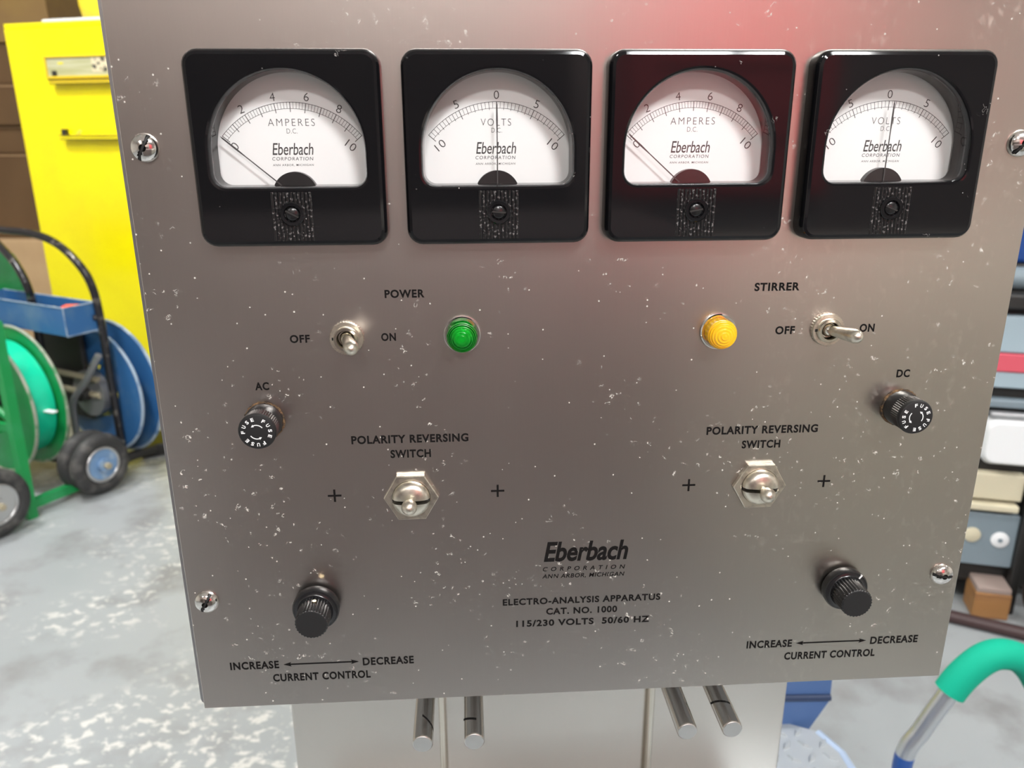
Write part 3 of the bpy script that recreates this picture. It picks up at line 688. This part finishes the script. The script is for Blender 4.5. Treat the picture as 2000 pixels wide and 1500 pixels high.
# ------------------------------------------------------------------ cart carrying the apparatus
cart = thing('platform_cart', 'blue cart with diamond plate deck under the steel apparatus', 'cart', (0.1, 0.2, 0))
bm = bmesh.new(); pts = [(-0.245, -0.30), (0.300, -0.30), (0.338, -0.262), (0.332, 0.20), (0.318, 0.235), (0.285, 0.252), (-0.245, 0.252)]
loft(bm, [[(x, y, z) for x, y in pts] for z in (0.484, 0.50)])
for i in range(26):          # raised lugs of the tread pattern
    for j in range(26):
        x, y = -0.235 + 0.022 * i, -0.29 + 0.021 * j
        if x > 0.322 or y > 0.242 or x + y > 0.545: continue
        a = R(45 if (i + j) % 2 else -45); ca_, sn_ = math.cos(a), math.sin(a)
        P_ = lambda u, v, z: bm.verts.new((x + ca_ * u - sn_ * v, y + sn_ * u + ca_ * v, z))
        b0 = [P_(-0.010, 0, 0.4999), P_(0, -0.0038, 0.4999), P_(0.010, 0, 0.4999), P_(0, 0.0038, 0.4999)]; t0 = [P_(-0.0065, 0, 0.5036), P_(0, -0.0020, 0.5036), P_(0.0065, 0, 0.5036), P_(0, 0.0020, 0.5036)]
        bridge(bm, b0, t0); bm.faces.new(t0)
obj('deck', bm, 'diamond', cart)
obj('deck_rim', tube([(0.300, -0.30, 0.497), (0.338, -0.262, 0.497), (0.332, 0.20, 0.497), (0.318, 0.235, 0.497)], 0.0055, 8), 'rimblue', cart)
bm = bmesh.new()
for lo, hi in (((-0.24, -0.28, 0.43), (0.31, -0.24, 0.484)), ((-0.24, 0.19, 0.43), (0.28, 0.23, 0.484)), ((-0.24, -0.28, 0.43), (-0.20, 0.23, 0.484)), ((0.27, -0.28, 0.43), (0.31, 0.21, 0.484))): box(bm, lo, hi)
obj('frame', bm, 'bluetube', cart)
for x, y in ((-0.22, -0.26), (0.28, -0.26), (-0.22, 0.2), (0.27, 0.2)):
    lg = obj('leg', nbox((x - 0.02, y - 0.02, 0.1), (x + 0.02, y + 0.02, 0.44)), 'bluetube', cart)
    cs = obj('caster', torus_axis((x, y, 0.05), (1, 0, 0), 0.03, 0.02), 'tire', lg, 60)
# blue post behind the deck with a bevelled lower corner
bm = bmesh.new(); pts = [(0.10, 0.484), (0.311, 0.484), (0.336, 0.533), (0.334, 0.60), (0.10, 0.60)]
loft(bm, [[(x, y, z) for x, z in pts] for y in (0.250, 0.262)]); obj('post_foot', bm, 'bluepost', cart)
obj('post', nbox((0.10, 0.262, 0.484), (0.325, 0.30, 0.70), 0.008), 'bluepost', cart)
obj('post_rim', tube([(0.10, 0.249, 0.547), (0.335, 0.249, 0.538)], 0.0045, 10), 'navy', cart)

# green-gripped handle of a hand dolly standing beside the cart
dol = thing('hand_dolly', 'hand dolly with green foam grip on chrome and blue tube', 'dolly', (0.66, 0.5, 0))
hp = smoothpath([(-0.070, 0, 0.02), (-0.074, 0, 0.24), (-0.082, 0, 0.385), (-0.064, 0, 0.435), (-0.044, 0, 0.478), (-0.020, 0, 0.522), (0.012, 0, 0.549), (0.050, 0, 0.543), (0.082, 0, 0.508), (0.102, 0, 0.465), (0.112, 0, 0.38), (0.112, 0, 0.24), (0.112, 0, 0.02)], 8)
def cut(a, b): return [p for p in hp if True][a:b]
obj('blue_tube', tube(hp[0:18], 0.0125, 16), 'bluetube', dol, 60)
obj('chrome_tube', tube(hp[16:38], 0.0122, 16), 'dullchrome', dol, 60)
obj('foam_grip', tube(hp[35:70], 0.0195, 20), 'foam', dol, 60)
obj('blue_tube', tube(hp[68:], 0.0125, 16), 'bluetube', dol, 60)
obj('toe_plate', nbox((-0.12, -0.10, 0.0), (0.16, 0.06, 0.02), 0.003), 'bluetube', dol)

# ------------------------------------------------------------------ left background: yellow cabinet
cab = thing('safety_cabinet', 'tall yellow steel cabinet with two door ledges', 'cabinet', (-1.79, 3.2, 0), -math.atan2(0.31, 0.951))
obj('cabinet_body', nbox((0, 0.004, 0.05), (0.86, 0.46, 1.588), 0.004), 'yellow', cab)
obj('cabinet_top', nbox((-0.004, -0.006, 1.592), (0.864, 0.464, 1.610), 0.003), 'yellow', cab)
obj('plinth', nbox((0.01, 0.02, 0), (0.85, 0.45, 0.05)), 'darkiron', cab)
obj('door', nbox((0.002, -0.014, 0.055), (0.858, 0.004, 1.590), 0.003), 'yellow', cab)
wl = obj('label_window', nbox((0.182, -0.020, 1.410), (0.60, -0.014, 1.482), 0.004), 'label', cab); wl['label'] = 'clouded label window'
bm = bmesh.new()
for lo, hi in (((0.176, -0.026, 1.404), (0.606, -0.013, 1.412)), ((0.176, -0.026, 1.480), (0.606, -0.013, 1.487)), ((0.175, -0.026, 1.404), (0.183, -0.013, 1.487)), ((0.599, -0.026, 1.404), (0.607, -0.013, 1.487))): box(bm, lo, hi, 0.001)
obj('label_frame', bm, 'yellow2', wl)
obj('paper_slip', nbox((0.395, -0.0215, 1.425), (0.52, -0.0205, 1.477)), 'paper', wl)
obj('catch', nbox((0.205, -0.024, 1.412), (0.226, -0.0195, 1.432)), 'darkiron', wl)
bm = nbox((0.238, -0.0215, 1.456), (0.262, -0.0205, 1.462)); obj('yellow_chip', bm, 'yellow', wl)
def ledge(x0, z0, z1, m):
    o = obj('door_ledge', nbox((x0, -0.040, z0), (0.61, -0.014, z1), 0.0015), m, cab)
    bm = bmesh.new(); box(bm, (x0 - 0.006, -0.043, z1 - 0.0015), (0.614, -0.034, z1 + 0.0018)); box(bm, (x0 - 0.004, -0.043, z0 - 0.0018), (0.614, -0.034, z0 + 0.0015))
    obj('ledge_shade_line', bm, 'ledgeshade', o); return o  # dark strips stand in for shade along the ledge's top and bottom
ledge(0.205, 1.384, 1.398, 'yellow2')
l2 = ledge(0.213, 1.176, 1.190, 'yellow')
obj('catch', nbox((0.212, -0.034, 1.190), (0.231, -0.014, 1.214), 0.001), 'darkiron', l2)
obj('clip', tube([(0.283, -0.03, 1.191), (0.290, -0.03, 1.203), (0.300, -0.03, 1.209), (0.303, -0.03, 1.204), (0.294, -0.03, 1.196)], 0.0015, 8), 'bar_beige', l2)
for sx, sz in ((0.15, 1.185), (0.145, 1.20)): pass
ca, sa_ = math.cos(-math.atan2(0.31, 0.951)), math.sin(-math.atan2(0.31, 0.951))
def cabw(x, y, z): return (-1.79 + ca * x - sa_ * y, 3.2 + sa_ * x + ca * y, z)
tr = obj('tray', nbox((0, 0, 0), (0.55, 0.26, 0.012), 0.005), 'white'); tr.location = cabw(0.165, 0.01, 1.611); tr.rotation_euler = (0, 0, -math.atan2(0.31, 0.951))
tag(tr, 'thin white plastic tray lying on top of the yellow cabinet', 'tray')
jug = thing('jug', 'yellow plastic jug standing on the yellow cabinet', 'jug', cabw(0.385, 0.13, 1.624))
bm = bmesh.new(); sg = 32
loft(bm, [[(r * math.cos(2 * math.pi * i / sg), r * 0.8 * math.sin(2 * math.pi * i / sg), z) for i in range(sg)] for r, z in ((0.085, 0), (0.10, 0.006), (0.108, 0.05), (0.112, 0.12), (0.11, 0.17), (0.09, 0.205), (0.05, 0.225), (0.032, 0.235), (0.032, 0.25))])
obj('jug_body', bm, 'jug', jug, 60)
bm = bmesh.new(); loft(bm, [[(0.036 * math.cos(2 * math.pi * i / 24), 0.036 * math.sin(2 * math.pi * i / 24), z) for i in range(24)] for z in (0.248, 0.275)]); obj('cap', bm, 'yellow2', jug, 40)
obj('handle', tube(smoothpath([(0.09, 0, 0.19), (0.14, 0, 0.2), (0.15, 0, 0.14), (0.108, 0, 0.08)], 5), 0.011, 10), 'jug', jug, 60)

# cardboard stack behind
def carton(lo, hi, m, lab, seam=True):
    t = thing('cardboard_box', lab, 'box', ((lo[0] + hi[0]) / 2, (lo[1] + hi[1]) / 2, lo[2]), R(-8), 'cardboard boxes stacked behind the yellow cabinet')
    hx, hy, hz = (hi[0] - lo[0]) / 2, (hi[1] - lo[1]) / 2, hi[2] - lo[2]
    bm = nbox((-hx, -hy, 0), (hx, hy, hz), 0.006, 2)
    obj('box_body', bm, m, t)
    if seam:
        obj('tape', nbox((-0.03, -hy - 0.0006, 0.002), (0.03, -hy + 0.002, hz - 0.003)), 'tape', t)
        obj('flap_edge', nbox((-hx + 0.01, -hy - 0.003, hz - 0.012), (hx - 0.01, -hy + 0.002, hz - 0.007)), 'tape', t)
X0, X1, Y0, Y1 = -3.05, -1.84, 3.84, 4.30
carton((X0, 3.74, 0.0), (X1 + 0.1, Y1, 0.70), 'card2', 'pale tan cardboard box at the foot of the box stack', False)
zz = [0.701, 1.105, 1.235, 1.42, 1.60, 1.78]
labs = ['tall dark brown cardboard box resting on the pale tan box', 'thin brown cardboard box just above the tall dark one', 'brown cardboard box in the middle of the box stack', 'brown cardboard box second from the top of the box stack', 'ochre cardboard box on top of the box stack']
ms = ['card', 'card', 'card', 'card', 'card3']
for i in range(5):
    dx = (0.0, 0.03, -0.02, 0.02, 0.0)[i]; carton((X0 + dx, Y0 + 0.02 * (i % 2), zz[i]), (X1 + dx, Y1, zz[i + 1] + (0.25 if i == 4 else 0)), ms[i], labs[i])

# ------------------------------------------------------------------ strapping carts
E1 = Vector((0.853, -0.522, 0)); E2 = Vector((0.522, 0.853, 0))
def wheel(c, n, hub_m, parent, r=0.108):
    n = Vector(n).normalized(); c = Vector(c)
    tr_ = obj('wheel', torus_axis(c, n, r - 0.026, 0.026, 44, 14, flat=1.05), 'tire', parent, 60)
    hb = obj('hub', disc_axis(c, n, r - 0.046, 0.036, 40), hub_m, tr_, 30)
    obj('hub_rim', torus_axis(c + n * 0.017, n, r - 0.049, 0.006, 40, 8), 'galv', tr_, 60)
    obj('hub_boss', disc_axis(c + n * 0.026, n, 0.024, 0.02, 24), hub_m, hb, 30)
    obj('axle_nut', disc_axis(c + n * 0.042, n, 0.011, 0.02, 6), 'bar_beige', hb)
def reel(parent, c, gap, r1, r2, m, edge, strap, seg=64, hole=0.46):
    c = Vector(c)
    for cc, r, nm in ((c, r1, 'reel_flange'), (c + E2 * gap, r2, 'reel_flange')):
        f = obj(nm, disc_axis(cc, E2, r, 0.004, seg, r * hole), m, parent)
        obj('flange_rim', torus_axis(cc, E2, r, 0.0055, seg, 8), edge, f, 60)
        sp = bmesh.new(); a = E2.cross(Vector((0, 0, 1))).normalized(); b = E2.cross(a)
        for k in range(4):
            t = R(90 * k + 25); d = math.cos(t) * a + math.sin(t) * b
            tube([cc + d * 0.02, cc + d * r * 0.46], 0.012, 8, sp)
        obj('spoke', sp, m, f)
    co = obj('reel_core', disc_axis(c + E2 * gap / 2, E2, r1 * 0.5, gap, seg, r1 * 0.44), m, parent, 60)
    if strap: obj('strap_coil', disc_axis(c + E2 * gap / 2, E2, r1 * 0.83, gap * 0.8, seg, r1 * 0.51), strap, co, 40)
    obj('spindle', disc_axis(c + E2 * gap / 2, E2, 0.022, gap + 0.16, 24), 'darkiron', parent, 40)
# blue cart
bc = thing('strapping_cart', 'blue strapping cart with tray and black tube handle', 'cart')
c_reel = Vector((-1.338, 2.505, 0.305)); reel(bc, c_reel, 0.062, 0.228, 0.248, 'blue', 'blue_edge', None)
dk = obj('drum', disc_axis(c_reel - E2 * 0.03, E2, 0.085, 0.03, 40), 'greyhub', bc, 40)
wheel((-1.276, 2.283, 0.108), (0.86, -0.51, 0), 'hubblue', bc)
wheel(Vector((-1.276, 2.283, 0.108)) - E1 * 0.066, (0.86, -0.51, 0), 'hubblue', bc)
obj('axle', tube([Vector((-1.276, 2.283, 0.108)) - E1 * 0.12, Vector((-1.276, 2.283, 0.108))], 0.009, 10), 'darkiron', bc)
# tray
tc = Vector((-1.316, 2.30, 0)); bm = bmesh.new(); Lx, Ly, wl_ = 0.52, 0.115, 0.004
def TP(a, b, z): return tc - E1 * a + E2 * b + Vector((0, 0, z))
def pbox(bm, a0, a1, b0, b1, z0, z1):
    lo = [TP(a0, b0, z0), TP(a1, b0, z0), TP(a1, b1, z0), TP(a0, b1, z0)]; hi = [p + Vector((0, 0, z1 - z0)) for p in lo]
    loft(bm, [lo, hi])
pbox(bm, 0, Lx, 0, Ly, 0.556, 0.56); pbox(bm, 0, Lx, 0, wl_, 0.56, 0.652); pbox(bm, 0, Lx, Ly - wl_, Ly, 0.56, 0.652); pbox(bm, 0, wl_, wl_, Ly - wl_, 0.56, 0.652); pbox(bm, Lx - wl_, Lx, wl_, Ly - wl_, 0.56, 0.652)
tray = obj('tool_tray', bm, 'blue', bc)
bm = bmesh.new(); 
for a, b in ((TP(0, 0, 0.652), TP(Lx, 0, 0.652)), (TP(0, Ly, 0.652), TP(Lx, Ly, 0.652)), (TP(0, 0, 0.652), TP(0, Ly, 0.652)), (TP(0, 0, 0.556), TP(0, 0, 0.652)), (TP(0, 0, 0.556), TP(0, Ly, 0.556))): tube([a, b], 0.0022, 6, bm)
obj('worn_edge', bm, 'blue_edge', tray)
# things lying in the tray
bm = bmesh.new(); q = TP(0.045, 0.06, 0.60); box(bm, (q.x - 0.03, q.y - 0.02, 0.5605), (q.x + 0.03, q.y + 0.02, 0.648), 0.008)
tag(obj('seal_box', bm, 'orange'), 'orange-red block lying in the blue tray', 'block')
bm = bmesh.new(); q = TP(0.17, 0.057, 0.60); box(bm, (q.x - 0.022, q.y - 0.018, 0.5605), (q.x + 0.022, q.y + 0.018, 0.630), 0.006)
tag(obj('crimping_tool', bm, 'greyhub'), 'grey metal tool lying in the blue tray', 'tool')
hR = smoothpath([(-1.262, 2.44, 0.06), (-1.256, 2.425, 0.3), (-1.247, 2.40, 0.6), (-1.255, 2.39, 0.72), (-1.30, 2.405, 0.795), (-1.385, 2.47, 0.843), (-1.475, 2.52, 0.868), (-1.60, 2.60, 0.872), (-1.75, 2.72, 0.862), (-1.86, 2.78, 0.80)], 6)
obj('handle', tube(hR, 0.0135, 14), 'tube_black', bc, 60)
hL = smoothpath([(-1.50, 2.46, 0.06), (-1.485, 2.44, 0.4), (-1.475, 2.425, 0.63), (-1.463, 2.39, 0.715), (-1.50, 2.42, 0.775), (-1.565, 2.48, 0.82), (-1.67, 2.585, 0.86), (-1.78, 2.70, 0.85), (-1.86, 2.78, 0.80)], 6)
obj('handle', tube(hL, 0.0135, 14), 'tube_black', bc, 60)
obj('brace', tube(smoothpath([(-1.262, 2.375, 0.47), (-1.335, 2.41, 0.37), (-1.405, 2.44, 0.285), (-1.42, 2.452, 0.2), (-1.425, 2.455, 0.06)], 5), 0.012, 12), 'greyhub', bc, 60)
for z0 in (0.315, 0.375):
    obj('cross_bar', tube([TP(0.33, 0.10, z0), TP(0.06, 0.12, z0 - 0.01)], 0.012, 8), 'bar_beige', bc)
obj('base_frame', tube([(-1.53, 2.47, 0.06), (-1.26, 2.44, 0.06), (-1.20, 2.56, 0.05)], 0.018, 10), 'darkiron', bc)
obj('axle_bracket', tube([Vector((-1.276, 2.283, 0.108)) - E1 * 0.08, (-1.30, 2.42, 0.07)], 0.012, 8), 'darkiron', bc)
obj('tray_bracket', tube([(-1.247, 2.40, 0.60), (-1.265, 2.385, 0.60)], 0.010, 8), 'tube_black', bc)
# dark motor case seen under the tray
obj('winder_case', nbox((-0.25, -0.034, 0.20), (-0.02, -0.012, 0.552), 0.006), 'darkiron', bc, None, (-1.338, 2.505, 0.0))
bc.children[-1].rotation_euler = (0, 0, math.atan2(-0.522, 0.853))
# green cart
gc = thing('strapping_cart', 'green strapping cart holding a teal strap coil', 'cart')
g_reel = Vector((-1.638, 2.356, 0.312)); reel(gc, g_reel, 0.108, 0.245, 0.25, 'green', 'green_edge', 'teal')
wheel((-1.463, 1.972, 0.112), (0.86, -0.51, 0), 'galv', gc, 0.112)
wheel(Vector((-1.463, 1.972, 0.112)) - E1 * 0.42, (0.86, -0.51, 0), 'galv', gc, 0.112)
obj('axle', tube([Vector((-1.463, 1.972, 0.112)) - E1 * 0.42, Vector((-1.463, 1.972, 0.112))], 0.009, 10), 'darkiron', gc)
def slab(bm, p, q, w, t, side):
    p, q, s = Vector(p), Vector(q), Vector(side).normalized(); d = (q - p).normalized(); n = d.cross(s).normalized()
    loft(bm, [[c + s * w * a + n * t * b for a, b in ((-0.5, -0.5), (0.5, -0.5), (0.5, 0.5), (-0.5, 0.5))] for c in (p, q)]); return bm
obj('leg', slab(bmesh.new(), (-1.432, 2.098, 0.0), (-1.472, 2.185, 0.64), 0.030, 0.03, (0.86, -0.51, 0)), 'green', gc)
obj('leg', slab(bmesh.new(), (-1.80, 2.30, 0.0), (-1.90, 2.34, 0.62), 0.030, 0.03, (0.86, -0.51, 0)), 'green', gc)
obj('base_rail', slab(bmesh.new(), (-1.447, 2.12, 0.035), (-1.30, 2.36, 0.035), 0.03, 0.025, (0, 0, 1)), 'green', gc)
obj('side_rail', slab(bmesh.new(), (-1.455, 2.14, 0.30), (-1.86, 2.33, 0.28), 0.025, 0.02, (0, 0, 1)), 'green', gc)
obj('axle_rail', slab(bmesh.new(), (-1.45, 2.10, 0.11), (-1.49, 1.985, 0.11), 0.025, 0.02, (0, 0, 1)), 'green', gc)
bm = bmesh.new(); o = Vector((-1.645, 2.70, 0)); pts = [(0, 0.58), (0, 0.745), (0.03, 0.775), (0.30, 0.82), (0.34, 0.82), (0.34, 0.58)]
loft(bm, [[o - E1 * a + E2 * b + Vector((0, 0, z)) for a, z in pts] for b in (0, 0.006)]); obj('back_sheet', bm, 'green', gc)
obj('sheet_bracket', slab(bmesh.new(), (-1.88, 2.35, 0.60), (-1.87, 2.82, 0.62), 0.03, 0.02, (0, 0, 1)), 'green', gc)
bm = bmesh.new(); box(bm, (-0.045, -0.010, 0.0), (0.020, 0.010, 0.006), 0.002); bmesh.ops.rotate(bm, cent=(0, 0, 0), matrix=Matrix.Rotation(R(-24), 3, 'Z'), verts=bm.verts)
# loose strap end
e = obj('strap_end', bm, 'white', gc, None, Vector((-1.411, 2.294, 0.296)))
# black skid behind the blue cart
sk = obj('skid', nbox((-0.22, -0.06, 0.0), (0.26, 0.10, 0.05), 0.006), 'darkiron'); sk.location = (-1.08, 2.72, 0); sk.rotation_euler = (0, 0, R(24))
tag(sk, 'low black skid on the floor beside the blue reel', 'skid')

# ------------------------------------------------------------------ right background: grey machine
MR = math.atan2(-0.30, 0.95)
mach = thing('floor_machine', 'grey and black floor machine with red band and round badges', 'machine', (1.24, 1.43, 0), MR)
obj('lower_panel', nbox((0.0, -0.004, 0.125), (0.150, 0.02, 0.272), 0.003), 'machgrey', mach)
obj('badge', lathe([(0.020, 0.004), (0.020, 0.008), (0.017, 0.010)], 32, cx=0.047, cz=0.210), 'beige', mach, 40)
bb = obj('badge', lathe([(0.021, 0.004), (0.021, 0.008), (0.018, 0.010)], 32, cx=0.112, cz=0.203), 'white', mach, 40); bb['label'] = 'white round badge'
obj('badge_mark', lathe([(0.006, 0.0095), (0.006, 0.0112)], 20, cx=0.112, cz=0.203), 'machgrey', bb)
obj('frame', nbox((-0.12, 0.02, 0.06), (0.44, 0.42, 0.80), 0.01), 'darkiron', mach)
obj('foot', nbox((-0.10, 0.04, 0.0), (0.0, 0.38, 0.06)), 'darkiron', mach)
obj('foot', nbox((0.34, 0.04, 0.0), (0.42, 0.38, 0.06)), 'darkiron', mach)
dr = obj('drawer_front', nbox((0.010, -0.008, 0.312), (0.142, 0.02, 0.382), 0.004), 'beige', mach)
obj('drawer_lip', nbox((0.004, -0.022, 0.286), (0.136, 0.02, 0.304), 0.004), 'beige', mach)
obj('side_post', nbox((0.150, -0.02, 0.0), (0.172, 0.02, 0.40), 0.003), 'darkiron', mach)
bm = bmesh.new()
def rr2(hx, hz, r, y, cx, cz): return [(p[0], y, p[2]) for p in rrect(hx, hz, r, 0, 5, cx, cz)]
loft(bm, [rr2(0.064, 0.058, 0.026, 0.02, 0.09, 0.472), rr2(0.064, 0.058, 0.026, -0.02, 0.09, 0.472), rr2(0.056, 0.050, 0.022, -0.032, 0.09, 0.472)])
wc = obj('white_cover', bm, 'white', mach, 40)
obj('cover_hinge', nbox((0.03, -0.024, 0.532), (0.16, 0.0, 0.548), 0.006), 'greyhub', mach)
obj('red_band', nbox((-0.02, -0.006, 0.645), (0.30, 0.02, 0.690), 0.003), 'pinkred', mach)
obj('upper_panel', nbox((-0.02, -0.004, 0.692), (0.30, 0.02, 0.782), 0.004), 'machlight', mach)
obj('middle_panel', nbox((-0.02, -0.002, 0.604), (0.30, 0.02, 0.643), 0.003), 'machlight', mach)
obj('bracket', nbox((0.0, -0.012, 0.556), (0.20, 0.02, 0.576), 0.004), 'machgrey', mach)
obj('top_deck', nbox((-0.06, -0.02, 0.80), (0.40, 0.40, 0.835), 0.006), 'darkiron', mach)
obj('roller', tube([(-0.05, 0.05, 0.862), (0.38, 0.05, 0.862)], 0.027, 16), 'machgrey', mach, 60)
bin_ = obj('storage_bin', nbox((0, 0, 0), (0.36, 0.26, 0.18), 0.01), 'deepblue'); bin_.location = (1.279, 1.513, 0.8915); bin_.rotation_euler = (0, 0, MR)
tag(bin_, 'deep blue storage bin on top of the grey machine', 'bin')
obj('bin_rest', nbox((0.0, 0.08, 0.835), (0.38, 0.38, 0.891), 0.004), 'darkiron', mach)
hose = smoothpath([(0.20, -0.03, 0.30), (0.19, -0.06, 0.18), (0.18, -0.08, 0.09), (0.22, -0.11, 0.035), (0.34, -0.13, 0.025), (0.48, -0.12, 0.025)], 6)
obj('hose', tube(hose, 0.02, 12), 'tube_black', mach, 60)
wd = thing('wooden_block', 'brown wooden block standing on the floor before the grey machine', 'block', (1.338, 1.385, 0), MR)
obj('block_body', nbox((-0.042, -0.04, 0.0), (0.042, 0.04, 0.072), 0.003), 'wood', wd)
obj('block_top', nbox((-0.040, -0.038, 0.072), (0.040, 0.038, 0.088), 0.003), 'woodtop', wd)
bar = obj('steel_bar', tube([(0.95, 1.505, 0.016), (1.62, 1.10, 0.016)], 0.016, 12), 'dullred', None, 60)
tag(bar, 'dark red-brown steel bar lying on the floor', 'bar')

# ------------------------------------------------------------------ behind the camera: stand-ins added for the steel and the black cases to mirror
tb = thing('table_stand_in', 'dark table-shaped stand-in added behind the camera for its reflection', 'table', (-0.15, -1.70, 0))  # unseen dark mass added so the middle of the panel mirrors something dark
obj('tabletop', nbox((-0.62, -0.35, 0.93), (0.66, 0.35, 0.98), 0.004), 'benchtop', tb)
obj('front_sheet', nbox((-0.60, 0.30, 0.06), (0.64, 0.33, 0.93)), 'benchtop', tb)
obj('base', nbox((-0.60, -0.33, 0.0), (0.64, 0.30, 0.9)), 'benchtop', tb)
rc = thing('chest_stand_in', 'red stand-in chest added behind the camera for its reflection', 'tool chest', (1.02, -3.0, 0))  # unseen red shape added to give the red reflection
obj('chest_body', nbox((-0.40, -0.25, 0.95), (0.40, 0.22, 2.0), 0.01), 'red', rc)
obj('stand', nbox((-0.38, -0.24, 0.06), (0.38, 0.2, 0.95), 0.01), 'bluebench', rc)
obj('stand_base', nbox((-0.38, -0.24, 0.0), (0.38, 0.2, 0.06)), 'darkiron', rc)
for k in range(4):
    d_ = obj('drawer', nbox((-0.385, 0.22, 0.97 + 0.255 * k), (0.385, 0.232, 1.21 + 0.255 * k), 0.004), 'red', rc)
    obj('drawer_pull', nbox((-0.3, 0.232, 1.18 + 0.255 * k), (0.3, 0.245, 1.192 + 0.255 * k), 0.002), 'red', d_)
gb = thing('cabinet_stand_in', 'low grey stand-in cabinet added behind the camera for its reflection', 'cabinet', (1.45, -1.72, 0))  # unseen, added to set the tone mirrored in the panel's right side
obj('cabinet_body', nbox((-0.90, -0.35, 0.05), (0.75, 0.30, 0.90), 0.008), 'greysteel', gb)
obj('plinth', nbox((-0.86, -0.33, 0.0), (0.72, 0.27, 0.05)), 'darkiron', gb)
for k in range(2): obj('door', nbox((-0.88 + 0.81 * k, 0.30, 0.08), (-0.09 + 0.81 * k, 0.315, 0.88), 0.004), 'greysteel', gb)
lk_ = thing('cabinet_row_stand_in', 'row of dark brown stand-in cabinets added at the rear wall for their reflection', 'cabinet', (-1.35, -4.1, 0))  # unseen, added to darken what the left-hand meters mirror
obj('cabinet_body', nbox((-1.9, -0.35, 0.0), (1.9, 0.25, 1.64), 0.01), 'brownsteel', lk_)
for k in range(4): obj('door', nbox((-1.89 + 0.95 * k, 0.25, 0.06), (-0.95 + 0.95 * k, 0.265, 1.62), 0.004), 'brownsteel', lk_)
